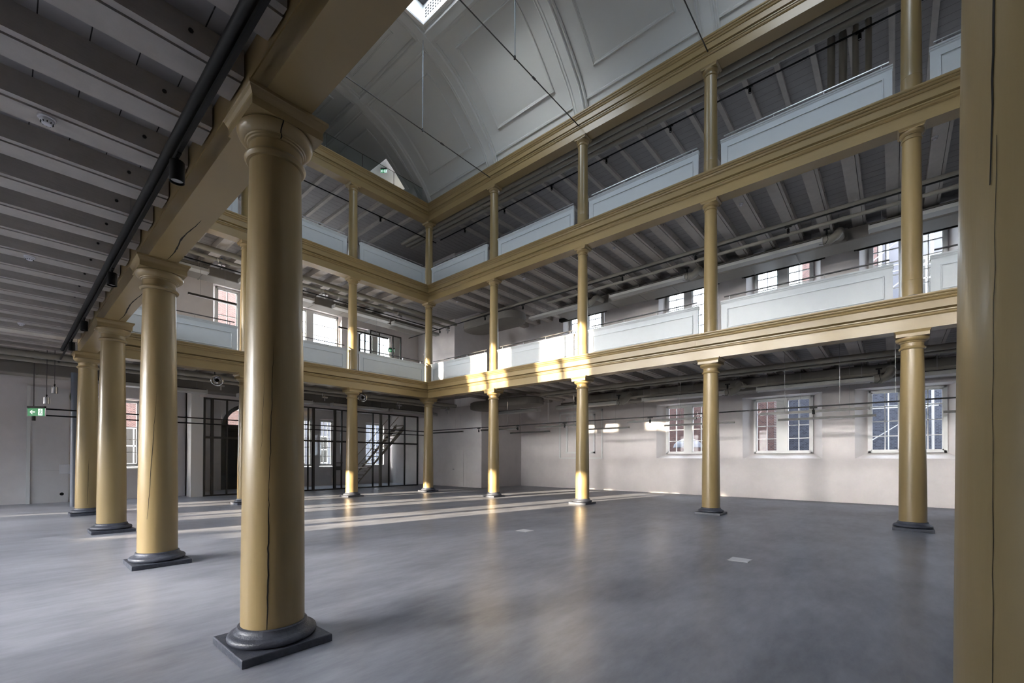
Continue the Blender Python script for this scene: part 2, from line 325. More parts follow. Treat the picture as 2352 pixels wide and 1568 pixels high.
# ---------------------------------------------------------------- gallery decks, planks and joists
def deck(name, x0, x1, y0, y1, lv, lab, seam):
    g = .004 if 'near' in name else .0015
    bm = B(); box(bm, x0, x1, y0, y1, PL[lv], ZT[lv]-.012); o = struct(obj(name, bm, M_plank), lab)
    s = B()
    if seam == 'x':
        t = math.ceil(y0/.3)*.3
        while t < y1: box(s, x0, x1, t-g, t+g, PL[lv]-.002, PL[lv]+.01); t += .3
    else:
        t = math.ceil(x0/.3)*.3
        while t < x1: box(s, t-g, t+g, y0, y1, PL[lv]-.002, PL[lv]+.01); t += .3
    obj('board_seam', s, M_dgroove, o)
where = ['ground floor ceiling', 'middle gallery ceiling', 'top gallery ceiling']
for lv in range(3):
    deck('ceiling_far_gallery', .2, XE, .2, YW, lv, 'grey boarded ceiling, %s beside the far wall' % where[lv], 'x')
    deck('ceiling_left_gallery', XA, -.2, YS, 3.6, lv, 'grey boarded ceiling, %s along the left end' % where[lv], 'y')
    deck('ceiling_corner_bay', -.2, .2, .2, YW, lv, 'grey boarded corner strip, %s' % where[lv], 'x')
    deck('ceiling_near_gallery', .2, XE, YS, CY-.2, lv, 'grey boarded ceiling, %s over the near aisle' % where[lv], 'x')
bm = B(); box(bm, XA-.3, XE, .4, YW+.3, 14.0, 14.2); box(bm, XA-.3, XE, YS-.3, CY-.5, 14.0, 14.2); struct(obj('roof', bm, M_plank), 'flat roof over the side galleries')
def joist_mesh(n, L, lv):
    d = PL[lv]-JB[lv]; a = B(); side = B(); bolts = B()
    if lv < 2:
        box(a, -.145, .135, 0, L, JB[lv], PL[lv]); box(side, .147, .215, 0, L, JB[lv]+.012, PL[lv])
        y = .9
        while y < L-.3:
            cyl(bolts, (.215, y, JB[lv]+d*.55), (.224, y, JB[lv]+d*.55), .018, 8); y += 1.35
    else:
        box(a, -.07, .07, 0, L, JB[lv], PL[lv])
    return a, side, bolts
def joist_row(lv, xs, ya, yb, rz, lab, grp, dark=False):
    """xs positions along the colonnade; joists run away from it"""
    L = abs(yb-ya); proto = None
    for k, x in enumerate(xs):
        loc = (x, ya, 0) if rz == 0 else (ya, x, 0)
        label = lab % ORD[k] if k < len(ORD) else lab % 'last'
        if proto is None:
            proto = thing('ceiling_joist', label, 'joist', loc, grp, rz)
            a, s, bo = joist_mesh(0, L, lv); obj('timber', a, M_joist, proto)
            if lv < 2: obj('side_board', s, M_joist, proto); obj('bolt', bo, M_dark, proto)
            else: s.free(); bo.free()
        else: dup(proto, loc, label)
JO = .543; SP = .88
nm = ['lower', 'middle', 'top']
fx = [.543+.88*k for k in range(24)]
for lv in range(3):
    joist_row(lv, fx, .215, YW, 0, '%%s grey joist from the corner, %s gallery ceiling along the far wall' % nm[lv], '%s far gallery joists' % nm[lv])
nx = [.543+.88*k for k in range(-6, 18)]
joist_row(0, nx, YS, CY-.215, 0, '%s grey joist from the far end of the near aisle ceiling', 'near aisle joists')
ax = [-.45-.88*k for k in range(13)]
for lv in range(3):
    joist_row(lv, ax, -.215, XA, math.pi/2, '%%s pale joist counted from the corner, %s gallery ceiling at the left end' % nm[lv], '%s left gallery joists' % nm[lv])

# ---------------------------------------------------------------- entablatures
def prof(lv):
    zb, zt = ZB[lv], ZT[lv]; h = zt-zb; Z = lambda f: zb+h*f
    beam = [(.20, Z(0)), (.20, Z(.36)), (-.20, Z(.36)), (-.20, Z(0))]
    bead = [(.19, Z(.36)), (.215, Z(.36)), (.235, Z(.39)), (.24, Z(.43)), (.262, Z(.45)), (.262, Z(.485)), (.19, Z(.485))]
    fas = [(.20, Z(.50)), (.285, Z(.545)), (.285, Z(.77)), (.30, Z(.775)), (-.20, Z(.775)), (-.20, Z(.36)), (.18, Z(.36)), (.18, Z(.50))]
    cor = [(.30, Z(.775)), (.315, Z(.80)), (.322, Z(.835)), (.315, Z(.85)), (.335, Z(.86)), (.352, Z(.89)), (.352, Z(.915)), (.345, Z(.92)), (.365, Z(.93)), (.378, Z(.96)), (.378, Z(1)), (-.20, Z(1)), (-.20, Z(.775))]
    return (('architrave', beam), ('bead_moulding', bead), ('fascia', fas), ('cornice', cor))
def prism(bm, pts, f0, f1):
    A = [bm.verts.new(f0(e, z)) for e, z in pts]; Z = [bm.verts.new(f1(e, z)) for e, z in pts]; n = len(pts)
    for i in range(n): bm.faces.new((A[i], A[(i+1) % n], Z[(i+1) % n], Z[i]))
    bm.faces.new(A[::-1]); bm.faces.new(Z)
nb = ['first', 'middle', 'uppermost']
for lv in range(3):
    t = thing('entablature', '%s gold moulded beam along the far colonnade' % nb[lv], 'beam', (0, 0, 0), 'gold beams of the galleries')
    for nme, p in prof(lv):
        bm = B(); prism(bm, p, lambda e, z: (e, -e, z), lambda e, z: (XE, -e, z)); obj(nme, bm, M_goldb, t)
    t = thing('entablature', '%s gold moulded beam across the left end' % nb[lv], 'beam', (0, 0, 0), 'gold beams of the galleries')
    for nme, p in prof(lv):
        bm = B(); prism(bm, p, lambda e, z: (e, CY+e, z), lambda e, z: (e, -e, z)); obj(nme, bm, M_goldb, t)
    t = thing('entablature', ['near gold beam overhead running from upper left past the nearest column', 'middle gold beam above the near aisle', 'uppermost gold beam above the near aisle'][lv], 'beam', (0, 0, 0), 'gold beams of the galleries')
    for nme, p in prof(lv):
        near_beam = near_beam if lv else t
        if lv == 0 and nme == 'architrave': p = [(.165, p[0][1]), (.165, p[1][1]), (-.19, p[1][1]+.3), (-.19, p[0][1])]
        bm = B(); prism(bm, p, lambda e, z: (e, CY+e, z), lambda e, z: (XE, CY+e, z)); obj(nme, bm, M_goldb, t)

for xa, xb, yc in ((9.1, 10.8, -12.085), (4.7, 7.3, -12.06)):       # open splits in the underside of the near beam
    bm = B(); pv = None
    for k in range(25):
        f = k/24; x = xa+(xb-xa)*f; y = yc+.018*math.sin(f*8)+.006*(random.random()-.5); hw = .002+.008*math.sin(math.pi*f)*(.6+.8*random.random())
        q = [bm.verts.new((x, y+e, ZB[0]-.001)) for e in (-hw, hw)]
        if pv: bm.faces.new((pv[0], pv[1], q[1], q[0]))
        pv = q
    obj('crack', bm, M_dgroove, near_beam)

# ---------------------------------------------------------------- columns
def ground_col(label, loc):
    t = thing('column', label, 'column', loc, 'ground floor columns')
    bm = B(); squares(bm, [(.355, 0), (.355, .058), (.35, .066)]); obj('plinth', bm, M_stone, t, bevel=.006)
    bm = B(); pr = [(.30, .066)]
    for k in range(9): a = -math.pi/2+math.pi*k/8; pr.append((.30+.045*math.cos(a), .066+.036+.036*math.sin(a)))
    pr += [(.292, .145), (.287, .152), (.278, .158), (.27, .172), (.268, .19), (.258, .198), (.245, .198)]
    lathe(bm, pr, 56, capb=False); obj('base', bm, M_stone, t, smooth=40)
    bm = B(); sh = []
    for k in range(25):
        f = k/24; z = .197+f*(4.12-.197); sh.append((.247-.047*(f**1.5), z))
    lathe(bm, sh, 48); obj('shaft', bm, M_gold, t, smooth=60)
    bm = B(); lathe(bm, [(.20, 4.12), (.222, 4.122), (.236, 4.138), (.24, 4.15), (.236, 4.162), (.222, 4.176), (.214, 4.18), (.212, 4.19), (.203, 4.195), (.203, 4.265), (.216, 4.27), (.22, 4.282), (.232, 4.284), (.236, 4.296), (.246, 4.298), (.268, 4.312), (.286, 4.334), (.294, 4.36), (.294, 4.378), (.284, 4.39)], 48); obj('capital', bm, M_gold, t, smooth=35)
    bm = B(); squares(bm, [(.284, 4.388), (.284, 4.455), (.288, 4.47), (.302, 4.495), (.31, 4.515), (.318, 4.52), (.318, 4.546)]); obj('abacus', bm, M_gold, t)
    return t
g0 = ground_col('gold ground floor column standing at the inner corner of the two arcades', (0, 0, 0))
for i, lb in ((1, 'sunlit gold ground floor column of the far row, first right of the corner column'), (2, 'brightly sunlit ground floor column of the far row, second right of the corner'),
              (3, 'shaded ground floor column of the far row, third right of the corner'), (4, 'largest ground floor column of the far row, at the right beside the foreground column'), (5, 'ground floor column of the far row hidden by the foreground column')):
    dup(g0, (i*BAY, 0, 0), lb)
dup(g0, (0, -ABAY, 0), 'gold ground floor column of the left end row with its foot in the sun streak')
dup(g0, (0, -2*ABAY, 0), 'gold ground floor column of the left end row mostly hidden behind the nearest column')
near = {}
for i, lb in ((0, 'furthest gold column of the near left row, beside the grey drain pipe'), (1, 'third gold column of the near left row, between the exit sign and the second'), (2, 'second gold column of the near left row with a long crack'),
              (3, 'large nearest gold column standing left of the picture centre'), (4, 'huge foreground gold column cut off by the right picture edge')):
    near[i] = dup(g0, (i*BAY+(.03 if i == 4 else 0), CY, 0), lb)
def crack(root, pts, r, w, z0=None):
    """an open split in the timber: an irregular dark groove hugging the shaft; pts = (angle deg, z, half width)"""
    bm = B(); prev = None
    for a, z, hw in pts:
        f = (z-.197)/(4.12-.197); rr = .247-.047*(max(0, f)**1.5)+.0012
        ring = []
        for s in (-1, 1):
            t = R(a)+s*hw/rr; ring.append(bm.verts.new((rr*math.cos(t), rr*math.sin(t), z)))
        if prev: bm.faces.new((prev[0], prev[1], ring[1], ring[0]))
        prev = ring
    obj('crack', bm, M_dgroove, root)
def crk(a0, z0, a1, z1, w, n=26, wob=1.6):
    out = []
    for k in range(n+1):
        f = k/n; out.append((a0+(a1-a0)*f+wob*(random.random()-.5)+0.35*math.sin(f*7), z0+(z1-z0)*f, max(.0006, w*math.sin(math.pi*min(1, .12+f*.88))**.7)))
    return out
def aim(x, y): return math.degrees(math.atan2(-13.646-y, 17.279-x))
a3 = aim(13.2, CY)
crack(near[3], crk(a3-10, .2, a3-8, 1.35, .0062), 0, 0); crack(near[3], crk(a3-9, 1.25, a3-2, 2.55, .0026), 0, 0); crack(near[3], crk(a3-24, 1.6, a3-18, 2.3, .0012), 0, 0)
a2 = aim(8.8, CY); crack(near[2], crk(a2-30, .7, a2-6, 2.6, .0035), 0, 0)
a1 = aim(4.4, CY)
a0_ = aim(0, CY); crack(near[0], crk(a0_+2, .3, a0_+8, 1.6, .004, wob=.5), 0, 0)
a4 = aim(17.6, CY); crack(near[4], crk(a4-41, .4, a4-41, 2.3, .0007, wob=1), 0, 0); crack(near[4], crk(a4-44, 2.2, a4-41, 3.7, .0028, wob=1.0), 0, 0)
bm = B(); pe = [(.216, 4.268), (.222, 4.282), (.234, 4.284), (.238, 4.296), (.248, 4.298), (.270, 4.312), (.288, 4.334), (.2955, 4.36), (.2955, 4.378), (.286, 4.388)]; pv = None
for k, (r, z) in enumerate(pe):
    r += .0012; t0 = R(a3+9+1.5*math.sin(k)); hw = .0045/r
    q = [bm.verts.new((r*math.cos(t0+e), r*math.sin(t0+e), z)) for e in (-hw, hw)]
    if pv: bm.faces.new((pv[0], pv[1], q[1], q[0]))
    pv = q
obj('capital_crack', bm, M_dgroove, near[3])
def upper_col(lv, label, loc):
    z0 = ZT[lv-1]; z1 = ZB[lv]; h = z1-z0; rb, rt = (.19, .162) if lv == 1 else (.185, .165)
    t = thing('gallery_column', label, 'column', loc, ['', 'middle gallery columns', 'top gallery columns'][lv])
    bm = B(); lathe(bm, [(.205, 0), (.205, .055), (.197, .06)], 36); obj('base', bm, M_stone, t, smooth=40)
    bm = B(); sh = [(rb+.006, .058), (rb+.006, .40), (rb+.001, .404), (rb+.001, .412), (rb+.004, .416)]
    for k in range(17): f = k/16; sh.append((rb+.003-(rb-rt)*f**1.4, .42+f*(h-.42-.27)))
    lathe(bm, sh, 40); obj('shaft', bm, M_gold, t, smooth=45)
    q = h-.27
    bm = B(); lathe(bm, [(rt, q-.01), (rt+.02, q), (rt+.026, q+.014), (rt+.02, q+.028), (rt+.004, q+.032), (rt+.004, q+.09), (rt+.018, q+.095), (rt+.02, q+.107), (rt+.045, q+.125), (rt+.06, q+.15), (rt+.062, q+.17), (rt+.052, q+.182)], 40); obj('capital', bm, M_gold, t, smooth=35)
    bm = B(); squares(bm, [(rt+.05, q+.18), (rt+.05, q+.205), (rt+.062, q+.225), (rt+.074, q+.24), (rt+.08, q+.245), (rt+.08, q+.272)]); obj('abacus', bm, M_gold, t)
    return t
gl = ['', 'middle', 'top']
for lv in (1, 2):
    z = ZT[lv-1]
    u0 = upper_col(lv, 'slim gold %s gallery column at the inner corner' % gl[lv], (0, 0, z))
    for i in range(1, 6): dup(u0, (i*BAY, 0, z), 'slim gold %s gallery column, %s right of the corner%s' % (gl[lv], ORD[i-1], ', sunlit foot' if lv == 1 and i < 3 else ''))
    for j in (1, 2): dup(u0, (0, -j*ABAY, z), 'slim gold %s gallery column of the left end, %s from the corner' % (gl[lv], ORD[j-1]))

# ---------------------------------------------------------------- white balcony panels with hand rails
def balcony(L, label, loc, rz, lv, sec):
    t = thing('balcony_panel', label, 'parapet', loc, 'white panelled balcony fronts', rz)
    bm = B(); box(bm, 0, L, -.03, .03, 0, .86); obj('board', bm, M_white, t)
    bm = B(); prism(bm, [(.03, .80), (.045, .83), (.045, .845), (.062, .865), (.068, .895), (-.05, .895), (-.05, .80)], lambda e, z: (-.012, -e, z), lambda e, z: (L+.012, -e, z)); obj('cap_moulding', bm, M_white, t)
    bm = B(); a, b, c, d = .155, L-.155, .10, .655; w = .028
    for (x0, x1, z0, z1) in ((a, b, d-w, d), (a, b, c, c+w), (a, a+w, c, d), (b-w, b, c, d)): box(bm, x0, x1, -.05, -.03, z0, z1)
    obj('panel_moulding', bm, M_white, t, bevel=.006)
    bm = B(); box(bm, .06, L-.06, .02, .07, 1.02, 1.045); obj('hand_rail', bm, M_steel if lv == 2 else M_rod, t)
    for k in range(4):
        x = .2+(L-.4)*k/3; bm = B(); box(bm, x-.006, x+.006, .035, .055, .88, 1.022); obj('rail_bracket', bm, M_steel, t)
    return t
for lv in (1, 2):
    z = ZT[lv-1]; p = None
    for i in range(6):
        lb = 'white balcony panel of the far %s gallery, %s bay from the corner' % (gl[lv], ORD[i])
        p = balcony(3.76, lb, (i*BAY+.31, -.05, z), 0, lv, 0) if p is None else dup(p, (i*BAY+.31, -.05, z), lb)
    p = None
    for j in range(3):
        lb = 'white balcony panel of the left end %s gallery, %s bay from the corner' % (gl[lv], ORD[j])
        loc = (.05, -(j+1)*ABAY+.30, z)
        p = balcony(3.42, lb, loc, math.pi/2, lv, 0) if p is None else dup(p, loc, lb)

pn = None
for i in range(6):
    lb = 'white balcony panel of the near middle gallery above the near beam, %s bay' % ORD[i]; loc = (i*BAY+4.09, CY+.05, ZT[0])
    pn = balcony(3.76, lb, loc, math.pi, 1, 0) if pn is None else dup(pn, loc, lb)
# ---------------------------------------------------------------- the vault
HALF = [(.30, 13.80), (.0, 13.98), (-.16, 14.30), (-.48, 14.78), (-.85, 15.15), (-1.45, 15.70), (-2.4, 16.38), (-3.7, 16.87), (-4.9, 17.06), (CY/2, 17.10)]
HALF += [(CY-y, z) for y, z in HALF[-2::-1]]
def cr(pts, n):
    out = []
    P = [Vector((0, y, z)) for y, z in pts]; P = [2*P[0]-P[1]]+P+[2*P[-1]-P[-2]]
    for i in range(1, len(P)-2):
        for k in range(n):
            t = k/n; a, b, c, d = P[i-1:i+3]
            out.append(.5*((2*b)+(c-a)*t+(2*a-5*b+4*c-d)*t*t+(3*b-a-3*c+d)*t**3))
    out.append(P[-2]); return out
VP = cr(HALF, 8)
acc = [0.0]
for a, b in zip(VP, VP[1:]): acc.append(acc[-1]+(b-a).length)
VL = acc[-1]
def vpt(s):
    s = max(0, min(VL, s)); i = 0
    while i < len(acc)-2 and acc[i+1] < s: i += 1
    f = (s-acc[i])/(acc[i+1]-acc[i]); p = VP[i].lerp(VP[i+1], f)
    i0 = max(0, i-1); i1 = min(len(VP)-1, i+2); d = (VP[i1]-VP[i0]).normalized()
    return p, Vector((0, -d.z, d.y)) * (1 if True else 1)
def vs_at_y(y):            # arc length where the near-B half reaches y
    for i in range(len(VP)-1):
        if VP[i].y >= y >= VP[i+1].y and acc[i] < VL/2+.1:
            return acc[i]+(acc[i+1]-acc[i])*(VP[i].y-y)/(VP[i].y-VP[i+1].y)
    return VL/2
def inward(s):
    p, nn = vpt(s); c = Vector((0, CY/2, 12.0)); nn = nn if (c-p).dot(nn) > 0 else -nn
    return p, nn.normalized()
S_band = vs_at_y(-3.70); S_low = vs_at_y(-.16)
X0V = XA-.1
sky_bays = [1, 3]; SKX = (.36, 4.04); SKY = (-4.05, CY+4.05)
dor = (-3.2, -1.05, 13.9, 15.95)         # opening to the lit attic stair, in the far slope of the last bay
def vault_mesh():
    bm = B(); xs = sorted({X0V, XE, *[k*BAY+d for k in sky_bays for d in SKX], dor[0], dor[1], *[k*BAY for k in range(-1, 7)]})
    ss = sorted({*acc, vs_at_y(SKY[0]), VL-vs_at_y(SKY[0])})
    P = [inward(s)[0] for s in ss]
    for a, b in zip(xs, xs[1:]):
        xm = (a+b)/2
        for p, q in zip(P, P[1:]):
            ym = (p.y+q.y)/2; zm = (p.z+q.z)/2
            if SKY[1] < ym < SKY[0] and any(k*BAY+SKX[0] < xm < k*BAY+SKX[1] for k in sky_bays): continue
            if dor[0] < xm < dor[1] and ym > CY/2 and dor[2] < zm < dor[3]: continue
            quad(bm, (a, p.y, p.z), (b, p.y, p.z), (b, q.y, q.z), (a, q.y, q.z))
    bmesh.ops.remove_doubles(bm, verts=bm.verts, dist=1e-4)
    return bm
vault = struct(obj('ceiling_vault', vault_mesh(), M_vault, smooth=30), 'white panelled barrel vault over the hall')
RIB = [(-.30, 0), (-.30, .05), (-.265, .075), (-.235, .05), (-.20, .05), (-.18, .095), (-.15, .115), (-.12, .095), (.12, .095), (.15, .115), (.18, .095), (.20, .05), (.235, .05), (.265, .075), (.30, .05), (.30, 0)]
def rib(x):
    bm = B(); rows = []
    n = 60
    for k in range(n+1):
        s = vs_at_y(.05)+(VL-2*vs_at_y(.05))*k/n; p, nn = inward(s)
        rows.append([bm.verts.new((x+u, p.y+nn.y*d, p.z+nn.z*d)) for u, d in RIB])
    for a, b in zip(rows, rows[1:]):
        for i in range(len(RIB)-1): bm.faces.new((a[i], a[i+1], b[i+1], b[i]))
    obj('rib', bm, M_vault, vault, smooth=30)
for k in range(0, 7): rib(min(k*BAY, XE-.35))
rib(-BAY)
def longband(s, sc_=1.0, x0=X0V, x1=XE):
    bm = B(); rows = []; p, nn = inward(s); tt = Vector((0, -nn.z, nn.y))
    pr = [(u*sc_, d*.85) for u, d in RIB]
    A = [bm.verts.new((x0, p.y+tt.y*u+nn.y*d, p.z+tt.z*u+nn.z*d)) for u, d in pr]; Z = [bm.verts.new((x1, p.y+tt.y*u+nn.y*d, p.z+tt.z*u+nn.z*d)) for u, d in pr]
    for i in range(len(pr)-1): bm.faces.new((A[i], A[i+1], Z[i+1], Z[i]))
    obj('band', bm, M_vault, vault, smooth=30)
for s in (S_band, VL-S_band): longband(s)
def fillet(s, w=.05, d=.04):
    bm = B(); p, nn = inward(s); tt = Vector((0, -nn.z, nn.y)); pr = [(-w, 0), (-w*.6, d), (w*.6, d), (w, 0)]
    A = [bm.verts.new((X0V, p.y+tt.y*u+nn.y*e, p.z+tt.z*u+nn.z*e)) for u, e in pr]; Z = [bm.verts.new((XE, p.y+tt.y*u+nn.y*e, p.z+tt.z*u+nn.z*e)) for u, e in pr]
    for i in range(3): bm.faces.new((A[i], A[i+1], Z[i+1], Z[i]))
    obj('springing_moulding', bm, M_vault, vault)
for s in (vs_at_y(-.20), vs_at_y(-.06), VL-vs_at_y(-.20)): fillet(s)
def frame_panel(x0, x1, s0, s1):
    """raised moulding frame on the vault surface between arc lengths s0..s1"""
    pr = [(0, 0), (.012, .03), (.035, .042), (.055, .028), (.07, .028), (.08, .012), (.105, .008), (.11, 0)]
    n = 14; loop = []
    for k in range(n+1): loop.append((x0, s0+(s1-s0)*k/n, (1, 0) if 0 < k < n else ((1, 1) if k == 0 else (1, -1))))
    loop += [(x0+(x1-x0)*k/2, s1, (0, -1)) for k in (1,)]
    for k in range(n, -1, -1): loop.append((x1, s0+(s1-s0)*k/n, (-1, 0) if 0 < k < n else ((-1, 1) if k == 0 else (-1, -1))))
    loop += [((x0+x1)/2, s0, (0, 1))]
    bm = B(); rows = []
    for x, s, (ix, is_) in loop:
        row = []
        for u, d in pr:
            p, nn = inward(s+is_*u); row.append(bm.verts.new((x+ix*u, p.y+nn.y*d, p.z+nn.z*d)))
        rows.append(row)
    for i in range(len(rows)):
        a, b = rows[i], rows[(i+1) % len(rows)]
        for j in range(len(pr)-1): bm.faces.new((a[j], a[j+1], b[j+1], b[j]))
    obj('panel_moulding', bm, M_vault, vault, smooth=30)
for k in range(-1, 6):
    xa, xb = k*BAY+.80, (k+1)*BAY-.80
    frame_panel(xa, xb, vs_at_y(-.62), vs_at_y(-2.95)); frame_panel(xa, xb, VL-vs_at_y(-2.95), VL-vs_at_y(-.62))
    if k not in sky_bays: frame_panel(xa, xb, vs_at_y(-4.5), VL-vs_at_y(-4.5))
bm = B(); A = [bm.verts.new((X0V, p.y, p.z)) for p in VP]; bm.faces.new(A)
A = [bm.verts.new((XE, p.y, p.z)) for p in VP]; bm.faces.new(A); obj('end_wall', bm, M_vault, vault)
# skylights in the crown
for q, k in enumerate(sky_bays):
    xa, xb = k*BAY+SKX[0], k*BAY+SKX[1]; ya, yb = SKY[1], SKY[0]; zb = inward(vs_at_y(SKY[0]))[0].z; zt = zb+.95
    t = struct(bpy.data.objects.new('window_%d' % (NW[0]+1+q), None), ['skylight at the top of the picture in the vault crown', 'skylight further right in the vault crown'][q]); C.objects.link(t); t.location = ((xa+xb)/2, (ya+yb)/2, zb)
    w, d = (xb-xa)/2, (yb-ya)/2
    bm = B()
    for s in (-1, 1):
        box(bm, s*w-.03, s*w+.03, -d, d, -.02, zt-zb); box(bm, -w, w, s*d-.03, s*d+.03, -.02, zt-zb)
    obj('upstand', bm, M_frame, t)
    bm = B()
    for (a, b, c, e, z0, z1) in ((-w-.10, w+.10, -d-.10, -d+.02, -.05, .02), (-w-.10, w+.10, d-.02, d+.10, -.05, .02), (-w-.10, -w+.02, -d, d, -.05, .02), (w-.02, w+.10, -d, d, -.05, .02)): box(bm, a, b, c, e, z0, z1)
    obj('trim', bm, M_frame, t, bevel=.015)
    bm = B(); 
    for r_, z0, z1 in ((.16, .62, .70), (.24, .72, .80), (.30, .82, .93)):
        box(bm, -w, w, -d, -d+r_, z0, z1); box(bm, -w, w, d-r_, d, z0, z1); box(bm, -w, -w+r_, -d+r_, d-r_, z0, z1); box(bm, w-r_, w, -d+r_, d-r_, z0, z1)
    obj('glazing_frame', bm, M_rod, t)
    bm = B(); quad(bm, (-w+.2, -d+.2, .90), (w-.2, -d+.2, .90), (w-.2, d-.2, .90), (-w+.2, d-.2, .90)); obj('pane', bm, M_sglass, t)
    bm = B()
    for i in range(26):
        x = -w+.15+i*(2*w-.3)/26
        for z in (.10, .20, .30, .40): box(bm, x, x+.07, d-.034, d-.028, z, z+.055)
    obj('vent_grille', bm, M_void, t)
    portal(((xa+xb)/2, (ya+yb)/2, zt+.05), (0, 0, -1), xb-xa, yb-ya)
# lit attic stair seen through the opening in the last vault bay
at = thing('attic_opening', 'bright white opening in the vault above the left end beam', 'opening', (dor[0], 0, 13.9))
W_ = dor[1]-dor[0]
bm = B(); box(bm, -.06, W_+.5, 1.9, 2.0, -.05, 2.2); box(bm, -.12, -.06, -1.2, 2.0, -.05, 2.3); box(bm, -.12, W_+.5, -1.80, 2.0, 2.13, 2.2); box(bm, W_+.5, W_+.56, -.6, 2, -.05, 2.3); obj('lining', bm, M_wall, at)
bm = B(); N = 14
for i in range(N):
    a, b = math.pi/2*i/N, math.pi/2*(i+1)/N
    f = lambda a: (.2+1.5*math.sin(a), 0.05+1.35*math.cos(a))
    (y0, z0), (y1, z1) = f(a), f(b); quad(bm, (-.06, y0+.2, z0), (W_+.5, y0+.2, z0), (W_+.5, y1+.2, z1), (-.06, y1+.2, z1))
obj('curved_soffit', bm, M_wall, at, smooth=60)
al = bpy.data.lights.new('attic_lamp', 'POINT'); al.energy = 7; al.color = (1, .9, .76); al.shadow_soft_size = .15
ao = bpy.data.objects.new('attic_lamp', al); C.objects.link(ao); ao.location = (dor[0]+1.0, -.1, 15.3)

# tie rods across the hall
for i, lb in ((1, 'tie rod under the vault nearest the left end'), (2, 'second tie rod under the vault, above the picture centre'), (3, 'third tie rod under the vault, at the upper right'), (4, 'tie rod under the vault nearest the viewpoint')):
    t = thing('tie_rod', 'thin dark ' + lb, 'tie rod', (i*BAY, CY/2, 13.5), 'tie rods under the vault'); L = -CY/2-.2
    bm = B(); cyl(bm, (0, -L, 0), (0, L, 0), .017, 8); obj('rod', bm, M_rod, t)
    for y in (2.27, -2.27):
        bm = B(); cyl(bm, (0, y-.01, -.04), (0, y-.01, .06), .032, 8); obj('clamp', bm, M_rod, t)
        s = vs_at_y(CY/2+y); bm = B(); cyl(bm, (0, y, .03), (0, y, inward(s)[0].z-13.5-.05), .011 if i != 2 else .014, 8); obj('hanger', bm, M_hang, t)
        bm = B(); cyl(bm, (0, y*1.40-.07, 0), (0, y*1.40+.07, 0), .032, 10); obj('turnbuckle', bm, M_rod, t)
    for s in (-1, 1):
        bm = B(); cyl(bm, (0, s*(L-.03), 0), (0, s*(L+.01), 0), .045, 10); obj('end_nut', bm, M_rod, t)

# glass balustrade on top of the left end beam
for k, (a, b) in enumerate(((-2.15, -.55), (-3.72, -2.17), (-5.28, -3.74), (-6.85, -5.30), (-8.4, -6.87))):
    t = thing('glass_guard', 'pale clear glass guard panel on the left end beam, %s from the corner' % ORD[k], 'glass panel', (.17, a, ZT[2]), 'glass guard panels above the left end')
    bm = B(); quad(bm, (0, 0, 0), (0, b-a, 0), (0, b-a, .72), (0, 0, .72)); obj('pane', bm, M_bglass, t)
    bm = B(); box(bm, -.010, .010, -.008, .006, 0, .72); box(bm, -.010, .010, 0, b-a, .712, .722); obj('edge', bm, M_rod if k else M_rod, t)

# ---------------------------------------------------------------- services: far aisle
def long_tube(name, label, cat, p0, p1, r, m, group=None, couplings=0):
    t = thing(name, label, cat, p0, group); d = Vector(p1)-Vector(p0); bm = B(); cyl(bm, (0, 0, 0), d, r, 16); obj('tube', bm, m, t, smooth=50)
    if couplings:
        for k in range(couplings):
            c = d*((k+.5)/couplings); e = d.normalized()*.05; bm = B(); cyl(bm, c-e, c+e, r*1.12, 16); obj('coupling', bm, m, t, smooth=50)
    return t
long_tube('pipe', 'fat pale horizontal pipe under the lower ceiling of the far aisle', 'pipe', (4.7, 2.95, 4.66), (24, 2.95, 4.66), .085, M_pipe, None, 8)
long_tube('pipe', 'thinner pipe just behind the fat pipe of the far aisle ceiling', 'pipe', (4.7, 3.35, 4.60), (24, 3.35, 4.60), .045, M_pipe, None, 8)
long_tube('pipe', 'horizontal pale sprinkler pipe in front of the long duct of the far aisle', 'pipe', (4.7, 4.62, 4.36), (24, 4.55, 4.33), .05, M_pipe, None, 6)
def duct_box(name, label, x0, x1, y0, y1, z0, z1, m=M_duct):
    t = thing(name, label, 'duct', (x0, y0, z0)); bm = B(); box(bm, 0, x1-x0, 0, y1-y0, 0, z1-z0); obj('body', bm, m, t, bevel=.04)
    x = 1.4
    while x < x1-x0-.2: obj('flange', box(B(), x-.02, x+.02, -.012, y1-y0+.012, -.012, z1-z0+.012), m, t); x += 1.5
    return t
duct_box('air_duct', 'long dark grey box duct under the lower ceiling along the far wall', 5.0, 25, 5.35, 6.3, 4.28, 4.78)
duct_box('air_duct', 'long dark grey box duct under the middle gallery ceiling along the far wall', 4.2, 25, 5.0, 6.0, 9.0, 9.42)
